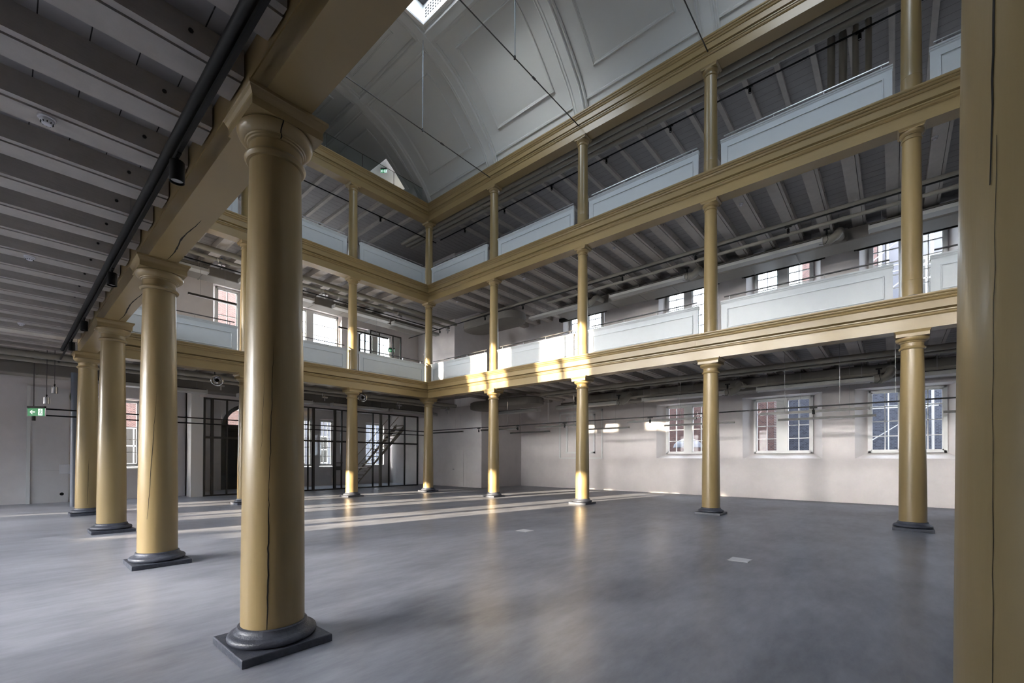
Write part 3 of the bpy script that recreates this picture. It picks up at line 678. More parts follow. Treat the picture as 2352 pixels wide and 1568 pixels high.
# big flat round-ended ducts in the corner
def bulge(label, loc, lx, ly, h):
    t = thing('corner_duct', label, 'duct', loc); bm = B(); n = 24; pr = []
    for i in range(n):
        a = 2*math.pi*i/n; r = ly/2; pr.append(((lx/2-r)*(1 if math.cos(a) > 0 else -1)+r*math.cos(a), r*math.sin(a)))
    for z, s in ((0, .92), (.05, 1), (h-.05, 1), (h, .92)): pass
    rings = [[bm.verts.new((x*s, y*s, z)) for x, y in pr] for z, s in ((0, .93), (.06, 1), (h-.06, 1), (h, .93))]
    for A, Z in zip(rings, rings[1:]):
        for i in range(n): bm.faces.new((A[i], A[(i+1) % n], Z[(i+1) % n], Z[i]))
    bm.faces.new(rings[0][::-1]); bm.faces.new(rings[-1]); obj('body', bm, M_duct, t, smooth=40)
    bm = B(); rings = [[bm.verts.new((x*1.015, y*1.015, z)) for x, y in pr] for z in (h*.45, h*.52)]
    for i in range(n): bm.faces.new((rings[0][i], rings[0][(i+1) % n], rings[1][(i+1) % n], rings[1][i]))
    obj('seam_band', bm, M_duct, t)
    for k in range(3):
        bm = B(); cyl(bm, (-lx*.3+k*lx*.3, 0, h), (-lx*.3+k*lx*.3, 0, h+.2), .012, 6); obj('hanger', bm, M_wire, t)
bulge('flat round-ended grey duct in the corner under the lower ceiling', (2.2, 3.2, 4.20), 4.6, 1.3, .42)
bulge('flat round-ended grey duct in the corner of the middle gallery', (.9, 3.7, 8.72), 4.0, 1.6, .5)
bulge('oval grey duct end in the corner of the top gallery', (1.2, 4.4, 12.3), 2.6, 1.6, .75)
def convector(label, loc, L, rz=0.0, wz=4.85, grp='hanging air units'):
    t = thing('air_unit', label, 'air unit', loc, grp, rz)
    bm = B(); prism(bm, [(-.16, 0), (.16, .02), (.16, .13), (.12, .15), (-.16, .15)], lambda e, z: (0, -e, z), lambda e, z: (L, -e, z)); obj('housing', bm, M_alu, t)
    bm = B(); box(bm, .02, L-.02, -.11, .12, .15, .17); obj('top_grille', bm, M_black, t)
    bm = B(); box(bm, L-.012, L+.012, -.17, .17, -.01, .16); box(bm, -.012, .012, -.17, .17, -.01, .16); obj('end_cap', bm, M_alu, t)
    for x in (.3, L-.3):
        bm = B(); cyl(bm, (x, 0, .15), (x, 0, wz+.2-loc[2]), .006, 6); obj('hanger', bm, M_wire, t)
    return t
def elbow(label, loc, z1):
    """grey duct bend that feeds an air unit, with its small valve"""
    t = thing('duct_elbow', label, 'duct', loc, 'duct elbows along the far wall')
    bm = B(); pts = [(0, 0, 0), (.22, 0, .0), (.34, .03, .07), (.40, .10, .19), (.40, .35, .30), (.40, .9, .33)]; tube(bm, pts, .13, 14); obj('bend', bm, M_pipe, t, smooth=50)
    for a, b in (((.40, .30, .30), (.40, .36, .30)), ((.16, 0, 0), (.2, 0, 0))): obj('collar', cyl(B(), a, b, .15, 16), M_pipe, t, smooth=40)
    v = B(); cyl(v, (.12, -.2, .12), (.12, -.2, .28), .03, 10); box(v, .04, .2, -.24, -.16, .26, .30); ob = obj('valve', v, M_black, t)
    hb = B(); cyl(hb, (.40, .33, .33), (.40, .33, z1-loc[2]), .008, 6); obj('hanger', hb, M_wire, t)
    w = B(); tube(w, [(.12, -.2, .12), (.16, -.22, -.06), (.08, -.1, -.14), (-.1, -.05, -.1)], .008, 6); obj('cable', w, M_black, t)
    return t
for k, x0 in enumerate((0.1, 4.6, 9.1, 13.5, 17.95)):
    convector('pale air unit hung under the lower ceiling along the far wall, %s from the corner' % ORD[k], (x0, 4.45, 4.08), 3.3)
    if k: elbow('grey duct bend at the end of the %s lower air unit along the far wall' % ORD[k], (x0+3.31, 4.45, 4.16), 5.09)
for k, x0 in enumerate((3.1, 7.7, 12.2, 16.7)):
    convector('grey air unit hung in the far middle gallery above the windows, %s from the corner' % ORD[k], (x0, 4.15, 8.78), 3.3, 0.0, 9.5)
    elbow('grey duct bend at the end of the %s middle gallery air unit' % ORD[k], (x0+3.31, 4.15, 8.86), 9.75)
for k, (c, _) in enumerate(win_u[:4]):
    t = thing('blind_box', 'black roller blind box above the far middle gallery window, %s from the corner' % ORD[k], 'blind', (c, YW-.1, 9.30), 'black blind boxes')
    obj('casing', box(B(), -1.45, 1.45, -.10, .10, 0, .16), M_black, t, bevel=.01)
    obj('bottom_bar', box(B(), -1.35, 1.35, -.02, .02, -.05, 0), M_dark, t)
def light_bar(label, loc, L, rz=0.0, wz=4.85, grp='dark linear lamps'):
    t = thing('linear_lamp', label, 'lamp', loc, grp, rz)
    bm = B(); box(bm, 0, L, -.035, .035, 0, .075); obj('housing', bm, M_dark, t)
    bm = B(); box(bm, .02, L-.02, -.025, .025, -.004, 0); obj('diffuser', bm, M_plast, t)
    for x in (L*.25, L*.75):
        bm = B(); cyl(bm, (x, 0, .07), (x, 0, wz+.245-loc[2]), .004, 6); obj('suspension_wire', bm, M_wire, t)
    return t
for k, (x0, x1) in enumerate(((-1.7, .7), (2.0, 4.3), (5.4, 8.0), (9.75, 12.25), (14.15, 16.8), (18.5, 21))):
    light_bar('dark linear lamp hanging in the far aisle, front row, %s from the corner' % ORD[k], (x0, 1.65, 2.96), x1-x0)
for k, (x0, x1) in enumerate(((1.2, 3.9), (5.6, 8.3), (9.9, 12.65), (14.1, 16.85), (18.4, 21))):
    light_bar('dark linear lamp hanging in the far aisle, back row, %s from the corner' % ORD[k], (x0, 4.75, 3.0), x1-x0)
def track(label, p0, p1, spots, drop=.16, grp='track lights', wz=None, r=.055, body=.07, sz=.1):
    """lighting track with cylinder spots clipped on; spots = distances along it"""
    p0 = Vector(p0); p1 = Vector(p1); d = (p1-p0); L = d.length; u = d.normalized(); rz = math.atan2(u.y, u.x)
    t = thing('light_track', label, 'light track', p0, grp, rz)
    bm = B(); box(bm, 0, L, -.018, .018, -.018, .018); obj('rail', bm, M_black, t)
    n = max(2, int(L/4.4))
    if wz:
        for k in range(n):
            bm = B(); cyl(bm, (L*(k+.5)/n, 0, .01), (L*(k+.5)/n, 0, wz+.245-p0.z), .0035, 6); obj('suspension_wire', bm, M_wire, t)
    return t, p0, u
def spot(label, loc, r=.055, h=.17, m=None, rz=0, grp='spotlights on the tracks'):
    t = thing('spotlight', label, 'spotlight', loc, grp, rz); m = m or M_black
    bm = B(); box(bm, -.09, .09, -.017, .017, -.03, 0); obj('adapter', bm, M_black, t)
    bm = B(); cyl(bm, (0, 0, -.03), (0, 0, -.07), .012, 8); obj('stem', bm, M_black, t)
    bm = B(); lathe(bm, [(r*.9, -.07-h), (r, -.07-h), (r, -.075), (r*.92, -.07), (0.004, -.07)], 20, capb=False); obj('can', bm, m, t, smooth=40)
    bm = B(); lathe(bm, [(.004, -.055-h), (r*.85, -.05-h)], 20); obj('lens', bm, M_alu, t)
    return t
track('thin black light track across the far aisle below the first beam', (-1.5, 1.0, 3.07), (20, 1.0, 3.07), [], wz=4.85)
for k, x in enumerate((2.5, 4.9, 7.35, 10.9, 12.9, 15.6)): spot('small black spotlight on the far aisle track, %s from the corner' % ORD[k], (x, 1.0, 3.05), .032, .12)
track('thin black light track along the far middle gallery', (-4, 1.7, 8.6), (22, 1.7, 8.6), [], wz=9.5)
for k, x in enumerate((-1.2, 2.2, 4.6, 7.6, 9.5, 12.2, 14.9)): spot('small black spotlight on the far middle gallery track, %s from the left' % ORD[k], (x, 1.7, 8.58), .035, .13)
track('black light track along the far top gallery ceiling', (-1, 1.55, 13.28), (22, 1.55, 13.28), [], wz=13.4)
for k, x in enumerate((.9, 3.6, 6.3, 8.9, 11.4, 13.9, 16.6)): spot('small black spotlight on the far top gallery track, %s from the left' % ORD[k], (x, 1.55, 13.26), .04, .14)
for k, y in enumerate((.55, .85, 1.15)):
    long_tube('pipe', 'thick grey pipe under the far top gallery ceiling, %s from the gold beam' % ORD[k], 'pipe', (-3, y, 13.36), (20.5, y, 13.36), .115, M_pipe, 'thick top gallery pipes', 6)
long_tube('pipe', 'grey pipe low behind the far top gallery, in front of the outer wall', 'pipe', (4.4, 4.6, 12.45), (25, 4.6, 12.45), .09, M_pipe, None, 6)
long_tube('pipe', 'second grey pipe low behind the far top gallery', 'pipe', (4.4, 5.0, 12.25), (25, 5.0, 12.25), .07, M_pipe, None, 6)
long_tube('pipe', 'pale pipe under the middle gallery ceiling along the far gallery', 'pipe', (-1, 3.1, 9.33), (25, 3.1, 9.33), .06, M_pipe, None, 8)
long_tube('pipe', 'second pipe under the middle gallery ceiling along the far gallery', 'pipe', (4.6, 3.6, 9.18), (25, 3.6, 9.18), .06, M_pipe, None, 8)
for k, x in enumerate((15.95, 16.22, 16.50, 16.78)):
    t = thing('riser_pipe', 'vertical grey insulated pipe in the far top gallery, %s from the left of four' % ORD[k], 'pipe', (x, 1.75, 9.955), 'four vertical pipes')
    r = .095 if k < 2 else .075
    bm = B(); cyl(bm, (0, 0, 0), (0, 0, 1.97), r, 16); cyl(bm, (0, 0, 2.09), (0, 0, 3.68), r, 16); obj('lagging', bm, M_pipe, t, smooth=50)
    bm = B(); cyl(bm, (0, 0, 1.95), (0, 0, 2.11), r*.75, 14); obj('flange', bm, M_steel, t, smooth=50)
    bm = B(); cyl(bm, (-r*1.15, -r*.3, 2.01), (r*1.15, -r*.3, 2.05), .02, 8); box(bm, -r*1.3, -r*.9, -r-.02, -r*.4, 1.97, 2.07); obj('valve_lever', bm, M_black, t)
def smoke(label, loc):
    t = thing('smoke_detector', label, 'smoke detector', loc, 'smoke detectors')
    bm = B(); lathe(bm, [(.062, -.02), (.066, -.016), (.066, -.002), (.06, 0)], 24); obj('base', bm, M_plast, t, smooth=40)
    bm = B(); lathe(bm, [(.028, -.066), (.036, -.062), (.042, -.05), (.05, -.044), (.054, -.03), (.054, -.02)], 24); obj('head', bm, M_plast, t, smooth=40)
    bm = B()
    for i in range(10):
        a = 2*math.pi*i/10; cyl(bm, (.041*math.cos(a), .041*math.sin(a), -.060), (.046*math.cos(a), .046*math.sin(a), -.047), .004, 5)
    obj('vent_slot', bm, M_black, t); return t
for k, x in enumerate((.69, 5.06, 9.40, 13.73, 18.05)): smoke('white smoke detector under the far middle gallery ceiling, %s from the corner' % ORD[k], (x, 1.22, 9.5))
for k, x in enumerate((5.0, 9.4, 13.7)): smoke('white smoke detector under the lower far aisle ceiling, %s from the corner' % ORD[k], (x, 1.2, 4.85))
for x, lb in ((11.165, 'nearest'), (6.74, 'second'), (1.36, 'furthest')): smoke('white smoke detector on the near aisle ceiling, %s of the three' % lb, (x, -13.40, 4.85))

# ---------------------------------------------------------------- services: near aisle and left end
track('thick black light track beside the near gold beam overhead', (-2.5, -12.56, 4.56), (16.8, -12.56, 4.56), [], wz=4.85)
bm = B(); cyl(bm, (.0, 0, .0), (17.0, 0, .0), .045, 14); t = thing('power_conduit', 'round black conduit running along the near light track', 'conduit', (-.3, -12.60, 4.63)); obj('tube', bm, M_black, t, smooth=50)
for k, x in enumerate((12.0, 8.05, 4.35, 1.75)): spot('black cylinder spotlight on the near track, %s from the viewpoint' % ORD[k], (x, -12.56, 4.56), .062, .20)
for k, (x, y, z) in enumerate(((-1.95, -12.66, 3.82), (-2.05, -12.82, 3.50))):
    t = spot('shiny metal spotlight near the exit sign, %s one' % ['upper', 'lower'][k], (x, y, z), .075, .20, M_steel)
    bm = B(); cyl(bm, (0, 0, -.02), (.0, 0, 5.09-z), .008, 8); obj('drop_rod', bm, M_rod, t)
for k in range(2):
    long_tube('light_track', 'thin black track at the left end, %s of the pair at window height' % ['upper', 'lower'][k], 'light track', (-2.4, -12.9, 3.10-.20*k), (-2.4, 1.6, 3.10-.20*k), .022, M_black, 'pair of black tracks at the left end')
def exit_sign(label, loc, rz, w=.42, h=.20, arrow='left'):
    """local: x = width, faces -y"""
    t = thing('exit_sign', label, 'exit sign', loc, 'exit signs', rz)
    bm = B(); box(bm, -w/2, w/2, -.03, .03, h, h+.06); obj('housing', bm, M_black, t)
    bm = B(); box(bm, -w/2, w/2, -.006, .006, 0, h); obj('panel', bm, M_green, t)
    bm = B(); box(bm, -w/2-.012, -w/2, -.01, .01, -.01, h); box(bm, w/2, w/2+.012, -.01, .01, -.01, h); obj('edge', bm, M_plast, t)
    y = -.0075
    def poly(bm, pts): bm.faces.new([bm.verts.new((x, y, z)) for x, z in pts])
    bm = B(); s = 1 if arrow == 'left' else -1; c = -w*.22*s; m = h*.5
    poly(bm, [(c-.075*s, m), (c-.015*s, m+.062), (c+.012*s, m+.062), (c-.032*s, m+.016), (c+.075*s, m+.016), (c+.075*s, m-.016), (c-.032*s, m-.016), (c+.012*s, m-.062), (c-.015*s, m-.062)])
    x0 = w*.10 if s > 0 else -w*.38; poly(bm, [(x0, h*.08), (x0+.12, h*.08), (x0+.12, h*.92), (x0, h*.92)])
    obj('pictogram', bm, M_signw, t)
    bm = B(); y = -.009; cx = x0+.06
    def line(a, b, wd):
        a = Vector((a[0], 0, a[1])); b = Vector((b[0], 0, b[1])); d = (b-a).normalized(); nn = Vector((-d.z, 0, d.x))*wd/2
        bm.faces.new([bm.verts.new((p.x, y, p.z)) for p in (a+nn, b+nn, b-nn, a-nn)])
    poly(bm, [(cx+.012+.014*math.cos(q*math.pi/4), h*.80+.014*math.sin(q*math.pi/4)) for q in range(8)])
    for a, b, wd in (((cx+.008, h*.70), (cx-.008, h*.45), .022), ((cx-.008, h*.47), (cx+.03, h*.32), .015), ((cx+.03, h*.33), (cx+.022, h*.14), .014), ((cx-.008, h*.47), (cx-.012, h*.28), .015), ((cx-.012, h*.29), (cx-.046, h*.2), .014), ((cx+.008, h*.68), (cx+.044, h*.58), .011), ((cx+.004, h*.68), (cx-.03, h*.66), .011), ((cx-.03, h*.66), (cx-.038, h*.48), .010)): line(a, b, wd)
    obj('running_figure', bm, M_green, t)
    return t
ex = exit_sign('green exit sign with left arrow and running figure hung at the far left', (-2.22, -13.02, 2.86), R(48), .47, .235)
bm = B(); cyl(bm, (-.1, .03, .29), (-.1, .03, 1.98), .012, 8); obj('drop_rod', bm, M_rod, ex)
bm = B(); cyl(bm, (-.1, .03, -.14), (-.1, .03, 0), .045, 10); obj('end_spot', bm, M_black, ex)
exit_sign('small exit sign in the attic opening above the left end beam', (-1.79, -1.42, 15.76), R(41), .30, .17)
exit_sign('small pale green exit sign inside the black glass enclosure of the left gallery', (-4.6, .95, 7.75), R(60), .36, .18)
# pipes, ducts, air units along the left end
for lv, (zp, lab) in enumerate(((4.62, 'lower'), (9.30, 'middle gallery'))):
    long_tube('pipe', 'fat pale pipe along the left end under the %s ceiling' % lab, 'pipe', (-1.7, -18.5, zp), (-1.7, 3.3, zp), .10, M_pipe, None, 6)
    long_tube('pipe', 'second pale pipe along the left end under the %s ceiling' % lab, 'pipe', (-2.3, -18.5, zp-.08), (-2.3, 3.3, zp-.08), .07, M_pipe, None, 6)
    t = thing('air_duct', 'grey box duct along the left end under the %s ceiling' % lab, 'duct', (-4.3, -16, zp-.35)); bm = B(); box(bm, 0, .8, 0, 18.5, 0, .38); obj('body', bm, M_duct, t, bevel=.03)
    for q in range(1, 12): obj('flange', box(B(), -.012, .812, q*1.5, q*1.5+.04, -.012, .392), M_duct, t)
    for k, y0 in enumerate((-11.5, -7.4, -3.4, -.1)):
        convector('pale air unit along the left end under the %s ceiling, %s from the left' % (lab, ORD[k]), (-3.0 if lv == 0 else -2.9, y0, zp-.52), 3.0, math.pi/2, JB[lv])
        t = thing('valve_set', 'small pipe valve with blue cap beside the %s left end air unit, %s ceiling' % (ORD[k], lab), 'valve', (-2.3, y0+3.3, zp-.2), 'pipe valves at the left end')
        bm = B(); cyl(bm, (0, 0, -.2), (0, 0, .12), .025, 8); box(bm, -.05, .05, -.12, .12, -.06, .0); cyl(bm, (0, -.1, .0), (.1, -.16, .12), .018, 8); obj('body', bm, M_steel, t)
        bm = B(); cyl(bm, (0, 0, .1), (0, 0, .2), .045, 10); obj('cap', bm, M_blue, t)
track('thin black light track along the left middle gallery', (-1.2, -10, 8.55), (-1.2, 1.7, 8.55), [], wz=9.5)
track('thin black light track along the left top gallery ceiling', (-1.3, -10, 13.2), (-1.3, 1.5, 13.2), [], wz=13.4)
for k, y in enumerate((-5.9, -1.9)): spot('small black spotlight on the left top gallery track, %s one' % ['nearer', 'further'][k], (-1.3, y, 13.18), .045, .15, rz=math.pi/2)
for k, (y0, y1, z) in enumerate(((-9.2, -7.6, 7.42), (-6.6, -5.0, 7.30), (-3.3, -.6, 7.5))):
    light_bar('dark linear lamp of the left middle gallery, %s from the left' % ORD[k], (-2.6, y0, z+.3), y1-y0, math.pi/2, 9.5)
def nozzle(label, loc, aimv):
    t = thing('jet_nozzle', label, 'air nozzle', loc, 'shiny air nozzles'); q = Vector(aimv).to_track_quat('Z', 'Y').to_euler(); t.rotation_euler = q
    bm = B(); lathe(bm, [(.10, -.42), (.10, -.02), (.16, .0), (.185, .02), (.185, .04), (.165, .05)], 28, capt=False); obj('housing', bm, M_chrome, t, smooth=40)
    bm = B(); lathe(bm, [(.15, .045), (.13, .02), (.09, .05), (.07, .09), (.062, .10)], 28, capb=False, capt=False); obj('cone', bm, M_chrome, t, smooth=40)
    bm = B(); lathe(bm, [(.001, .06), (.064, .06)], 20); obj('throat', bm, M_black, t)
    b = B(); m4 = t.matrix_basis.inverted() if False else Matrix.Translation(Vector(loc)) @ q.to_matrix().to_4x4(); cyl(b, m4.inverted() @ Vector((loc[0]-.25, loc[1], loc[2])), m4.inverted() @ Vector((loc[0]-.25, loc[1], 5.09)), .02, 8); obj('bracket', b, M_rod, t)
    return t
nozzle('shiny round air nozzle under the left end beam, seen between the columns', (-.35, -8.86, 4.28), (17.3, -4.0, -1.5)); nozzle('shiny round air nozzle under the left end beam, right of the end row column', (-.35, -3.35, 4.28), (17.3, -9.0, -1.5))
t = thing('drain_pipe', 'grey vertical drain pipe beside the furthest near-row column', 'pipe', (-3.1, -12.15, 0)); bm = B(); cyl(bm, (0, 0, 0), (0, 0, 4.4), .085, 20); obj('tube', bm, M_pvc, t, smooth=50)
for z in (.25, 1.05, 1.75, 2.6, 3.4):
    bm = B(); cyl(bm, (0, 0, z-.02), (0, 0, z+.02), .09, 20); obj('socket', bm, M_pvc, t, smooth=50)
t = thing('cable_coil', 'coil of green cable hanging on the left wall beside the drain pipe', 'cable', (-5.38, -11.85, 3.83))
for k in range(7):
    bm = B(); r = .30+.018*k; tube(bm, [(.02+.012*(k % 3), r*.75*math.cos(a)+.01*k, r*math.sin(a)) for a in (2*math.pi*i/28 for i in range(29))], .009, 6); obj('loop', bm, M_cable, t)
t = thing('wall_box', 'small white box fixed to the left wall behind the drain pipe', 'box', (-5.49, -12.3, 1.02)); bm = B(); box(bm, 0, .12, -.05, .7, 0, .34); obj('case', bm, M_plast, t, bevel=.01); bm = B(); box(bm, .0, .14, -.05, .7, .335, .35); obj('lid', bm, M_plast, t)
t = thing('lining_board', 'pale panelled wall face with round hole at the far left', 'panel', (-5.495, -13.06, 0)); bm = B(); box(bm, 0, .10, 0, .95, 0, 4.1); obj('board', bm, M_cut, t)
bm = B(); cyl(bm, (.09, .78, .30), (.102, .78, .30), .055, 20); obj('round_hole', bm, M_void, t); bm = B(); box(bm, .098, .102, 0, .95, 1.14, 1.146); obj('joint', bm, M_plank, t)
bm = B(); box(bm, .0, .16, -.09, 0, 0, 4.1); obj('edge_strip', bm, M_frame, t)

# ---------------------------------------------------------------- glass partition, stair, enclosure at the left end
part = thing('glass_partition', 'tall dark framed glass partition across the left end', 'partition', (-4.6, -8.2, 0))
posts = [(-8.15, .07), (-7.87, .10), (-7.32, .05), (-6.2, .09), (-5.1, .07), (-3.81, .05), (-3.55, .11), (-2.44, .12), (-2.06, .05), (-.23, .055), (.80, .055), (1.87, .05), (2.80, .06)]
for y, w in posts:
    bm = B(); box(bm, -.05, .05, y+8.2-w/2, y+8.2+w/2, 0, 4.15); obj('post', bm, M_dark, part)
bm = B()
for z, h in ((.0, .06), (2.44, .09), (4.10, .06)): box(bm, -.045, .045, 0, 11.02, z, z+h)
obj('transom', bm, M_dark, part)
for (a, _), (b, _) in zip(posts, posts[1:]):
    bm = B(); quad(bm, (0, a+8.2, .05), (0, b+8.2, .05), (0, b+8.2, 4.1), (0, a+8.2, 4.1)); obj('pane', bm, M_pglass, part)
bm = B(); box(bm, .03, .07, 5.80, 6.1, 1.0, 1.2); box(bm, .04, .06, 5.72, 6.18, 1.36, 1.40); obj('door_lock', bm, M_dark, part)
struct(obj('trim_1', box(B(), -5.2, -4.55, -8.62, -8.20, 0, 4.4), M_frame), 'white jamb beside the glass partition')
bm = B(); box(bm, -5.5, -4.5, -8.35, 3.5, 4.16, 4.74); struct(obj('trim_2', bm, M_wall), 'white bulkhead above the glass partition')
t = thing('steel_post', 'grey square steel post behind the glass partition', 'post', (-5.0, .5, 0)); bm = B(); box(bm, -.07, .07, -.07, .07, 0, 4.7); obj('shaft', bm, M_pipe, t, bevel=.01)
st = thing('staircase', 'open timber staircase rising to the right behind the glass partition', 'staircase', (-6.9, -.4, 0))
for k in range(17):
    y, z = .2*k+.1, .22*(k+1); bm = B(); box(bm, -.5, .5, y, y+.28, z-.04, z); obj('tread', bm, M_oak, st)
for s in (-1, 1):
    bm = B(); prism(bm, [(0, -.12), (.22, 0), (3.6, 3.74), (3.6, 3.40), (.15, -.12)], lambda e, z: (s*.5-.02, e, z+.12), lambda e, z: (s*.5+.02, e, z+.12)); obj('stringer', bm, M_oak, st)
    bm = B(); tube(bm, [(s*.5, .0, .95), (s*.5, .15, 1.05), (s*.5, 3.5, 4.72)], .022, 8); obj('hand_rail', bm, M_oak, st)
en = thing('glass_enclosure', 'black framed glass enclosure standing in the left middle gallery', 'enclosure', (-4.3, -.6, ZT[0]))
bm = B()
for x, y in ((0, 0), (0, .55), (0, 1.43), (0, 1.95), (-1.1, 0), (-.55, 0)): box(bm, x-.035, x+.035, y-.035, y+.035, 0, 3.35)
box(bm, -.03, .03, 0, 1.95, 3.28, 3.35); box(bm, -1.1, 0, -.03, .03, 3.28, 3.35); box(bm, -.03, .03, 0, 1.95, 1.98, 2.07); box(bm, -1.1, 0, -.03, .03, 1.98, 2.05); obj('frame', bm, M_dark, en)
bm = B(); quad(bm, (0, 0, 0), (0, 1.95, 0), (0, 1.95, 3.3), (0, 0, 3.3)); quad(bm, (-1.1, 0, 0), (0, 0, 0), (0, 0, 3.3), (-1.1, 0, 3.3)); obj('pane', bm, M_pglass, en)
dr = thing('entrance_door', 'dark arched entrance door with glazed fanlight at the left end', 'door', (XV-.18, -5.17, 0))
bm = B(); pts = [(-1.25, 0), (-1.25, 3.25)]+[(1.25*math.cos(math.pi-math.pi*i/16), 3.25+1.2*math.sin(math.pi*i/16)) for i in range(1, 16)]+[(1.25, 3.25), (1.25, 0)]
inn = [(x*.84, z if z < 3.26 else 3.25+(z-3.25)*.84) for x, z in pts]
for i in range(len(pts)-1):
    a, b, c, d = pts[i], pts[i+1], inn[i+1], inn[i]
    for x in (-.08, .08): quad(bm, (x, a[0], a[1]), (x, b[0], b[1]), (x, c[0], c[1]), (x, d[0], d[1]))
    quad(bm, (-.08, c[0], c[1]), (.08, c[0], c[1]), (.08, d[0], d[1]), (-.08, d[0], d[1]))
box(bm, -.08, .08, -1.2, 1.2, 3.15, 3.3); box(bm, -.06, .06, -.03, .03, 3.3, 4.4); obj('frame', bm, M_dark, dr)
for s in (-1, 1):
    bm = B(); box(bm, -.04, .04, min(0, s*1.05), max(0, s*1.05), 0, 3.15); lf = obj('leaf', bm, M_black, dr); bm = B(); box(bm, .04, .055, s*.1, s*.1+s*.03, 1.0, 1.15); obj('handle', bm, M_steel, lf)
bm = B(); quad(bm, (0, -1.0, 3.3), (0, 1.0, 3.3), (0, 1.0, 4.2), (0, -1.0, 4.2)); obj('fanlight_pane', bm, M_glass, dr)
# spandrel above the arch inside the rectangular opening
bm = B(); 
for i in range(2, 18):
    a, b = pts[i-1], pts[i]
    for x in (XV-.34, XV-.02): quad(bm, (x, -5.17+a[0], a[1]), (x, -5.17+b[0], b[1]), (x, -5.17+b[0], 4.55), (x, -5.17+a[0], 4.55))
struct(obj('wall_spandrel', bm, M_wall))

# flush door outlines on the corner core
t = thing('flush_door', 'flush white door in the corner wall right of the corner column', 'door', (-2.2, 3.5, 0)); bm = B(); box(bm, 0, .95, -.02, 0, 0, 2.1); obj('leaf', bm, M_wall, t)
bm = B(); cyl(bm, (.1, -.02, 1.0), (.1, -.06, 1.0), .012, 8); cyl(bm, (.1, -.055, 1.0), (.22, -.055, 1.0), .01, 8); obj('handle', bm, M_black, t)
# floor boxes
for k, (x, y) in enumerate(((15.42, -5.95), (11.05, -6.03))):
    t = thing('floor_box', 'pale square floor box lid set in the concrete, %s' % ['right hand one'	, 'middle of the hall'][k], 'floor box', (x, y, 0)); bm = B(); box(bm, -.14, .14, -.14, .14, 0, .006); obj('lid', bm, M_plast, t)
    bm = B(); box(bm, -.15, .15, -.15, .15, 0, .004); obj('rim', bm, M_steel, t)

# ---------------------------------------------------------------- outside
bm = B(); box(bm, -80, 110, -90, 90, -.8, -.31); struct(obj('ground', bm, M_road), 'paved courtyard outside')
def house(label, x0, x1, y0, y1, h, m, wins, face, roof=None, name='building'):
    t = thing(name, label, 'building', ((x0+x1)/2, (y0+y1)/2, -.3)); w, d = (x1-x0)/2, (y1-y0)/2
    bm = B(); box(bm, -w, w, -d, d, 0, h); obj('wall', bm, m, t)
    for (u, z, ww, hh) in wins:
        f = B(); g = B()
        if face == 'y':
            box(f, u-ww/2-.08, u+ww/2+.08, -d-.05, -d, z-.08, z+hh+.08); box(g, u-ww/2, u+ww/2, -d-.06, -d-.05, z, z+hh)
            for q in (u,): box(f, q-.03, q+.03, -d-.07, -d, z, z+hh)
            box(f, u-ww/2, u+ww/2, -d-.07, -d, z+hh/2-.03, z+hh/2+.03)
        else:
            box(f, w, w+.05, u-ww/2-.08, u+ww/2+.08, z-.08, z+hh+.08); box(g, w+.05, w+.06, u-ww/2, u+ww/2, z, z+hh)
            box(f, w, w+.07, u-.03, u+.03, z, z+hh); box(f, w, w+.07, u-ww/2, u+ww/2, z+hh/2-.03, z+hh/2+.03)
        fo = obj('window_frame', f, M_frame, t); obj('window_pane', g, M_dark, fo)
    if roof:
        bm = B(); a = [(-w-.3, -d-.3, h), (w+.3, -d-.3, h), (w+.3, d+.3, h), (-w-.3, d+.3, h)]
        r = [(-w-.3, 0, h+roof), (w+.3, 0, h+roof)] if roof > 0 else [(0, -d-.3, h-roof), (0, d+.3, h-roof)]
        if roof > 0: quad(bm, a[0], a[1], r[1], r[0]); quad(bm, a[2], a[3], r[0], r[1])
        else: quad(bm, a[0], r[0], r[1], a[3]); quad(bm, a[1], a[2], r[1], r[0])
        if roof > 0:
            for q in (a[0], a[1]): pass
        obj('roof', bm, M_roof, t)
    return t
house('low blue grey brick building outside the far ground windows', 12.8, 24, 13.0, 17, 7.0, M_brickb, [(-3.2, .8, 1.1, 1.7), (3.6, 1.0, 1.2, 2.0)], 'y')
house('red brick wall end outside the middle ground window', 9.0, 12.75, 11.6, 13.4, 7.2, M_brickr, [(-.9, 2.6, .7, 1.6)], 'y')
house('dark red brick building outside the ground window nearest the corner', -8, 8.6, 13.5, 18, 6.6, M_brickr, [(5.5, 3.0, 1.0, 1.6), (-1, 1, 1, 1.6), (2.5, 1.2, 1, 1.5)], 'y', 2.2)
house('tall red brick building outside the upper far windows', 13.2, 16.6, 17.2, 21, 17, M_brickr, [], 'y')
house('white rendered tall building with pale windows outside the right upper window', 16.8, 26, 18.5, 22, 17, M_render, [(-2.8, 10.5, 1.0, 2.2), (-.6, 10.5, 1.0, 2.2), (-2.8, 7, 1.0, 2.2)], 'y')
sc_ = thing('scaffold', 'steel scaffold standing outside the right hand far windows', 'scaffold', (17.3, 11.2, -.3))
for x in (-1.5, -.2, 1.2):
    for y in (0, .8):
        bm = B(); cyl(bm, (x, y, 0), (x, y, 12.5), .03, 8); obj('standard', bm, M_steel, sc_)
for z in (2.2, 4.2, 6.2, 8.2, 10.2, 12):
    for y in (0, .8):
        bm = B(); cyl(bm, (-1.7, y, z), (1.4, y, z), .028, 8); obj('ledger', bm, M_steel, sc_)
    bm = B(); cyl(bm, (-1.5, 0, z-2), (1.2, 0, z), .022, 8); obj('brace', bm, M_steel, sc_)
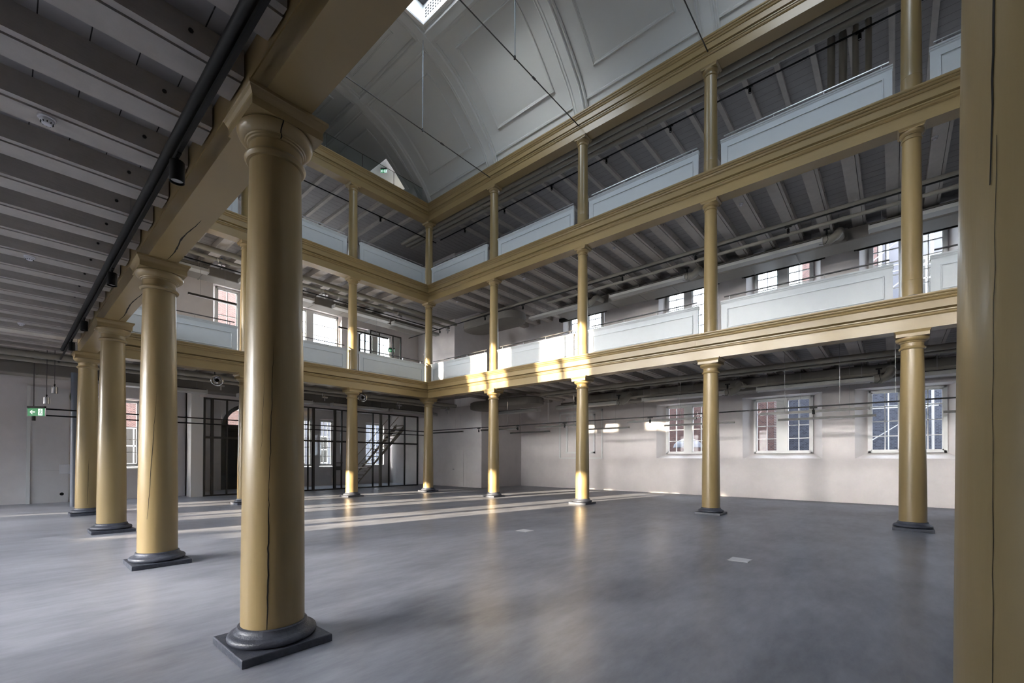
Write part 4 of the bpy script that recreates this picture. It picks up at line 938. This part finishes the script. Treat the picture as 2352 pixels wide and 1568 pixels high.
um = thing('garden_umbrella', 'white garden umbrella outside the ground window nearest the corner', 'umbrella', (9.2, 9.6, -.3)); bm = B(); cyl(bm, (0, 0, 0), (0, 0, 2.9), .025, 8); obj('pole', bm, M_steel, um)
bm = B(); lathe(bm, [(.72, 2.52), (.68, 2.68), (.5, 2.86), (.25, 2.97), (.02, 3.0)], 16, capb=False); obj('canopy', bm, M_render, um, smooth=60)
house('brick house with white windows outside the left end windows', -22, -16, -11.5, -1.6, 13, M_brickw, [(-4.0, 1.6, 1.1, 2.0), (-2.2, 1.6, 1.1, 2.0), (.2, 1.6, 1.1, 2.0), (3, 1.6, 1.1, 2), (2.8, 8.3, 1.2, 2.2), (.6, 8.3, 1.2, 2.2), (-2, 8.3, 1.2, 2.2), (2.8, 5.2, 1.2, 2.0), (.6, 5.2, 1.2, 2)], 'x')
house('white gabled house with tiled roof outside the left end windows', -23, -17, -1.0, 4.0, 9.0, M_render, [(-1.2, 5.6, 1.1, 2.0), (1.2, 5.6, 1.1, 2.0), (-1.2, 1.6, 1.1, 2), (1.2, 1.6, 1.1, 2)], 'x', -2.6)
house('pale house furthest right outside the left end windows', -26, -19, 4.5, 16, 9.5, M_render, [(-3, 5.6, 1.1, 2), (0, 5.6, 1.1, 2), (-3, 1.6, 1.1, 2), (0, 1.6, 1.1, 2)], 'x')

# unseen building and walls added south: low sun enters only at the left windows
house('unseen long pale block added far behind the viewpoint to stop the low sun, roof line below the sun glow', -3.6, 160, -92, -80, 20.2, M_render, [], 'y')
for k, (a, b) in enumerate(((-30, -3.05), (-2.75, 3.15), (3.62, 40))):  # added wall sections; the gaps between them cut the sun into floor streaks
    t = thing('sun_slit_wall', 'unseen brick wall added outside the windows behind the viewpoint to shape the sun streaks, %s section from the left' % ORD[k], 'wall', (a, -24, -.3)); obj('wall_body', box(B(), 0, b-a, -.12, .12, 0, 2.4), M_brickr, t)
    obj('coping', box(B(), -.0, b-a, -.16, .16, 2.4, 2.47), M_stone, t)
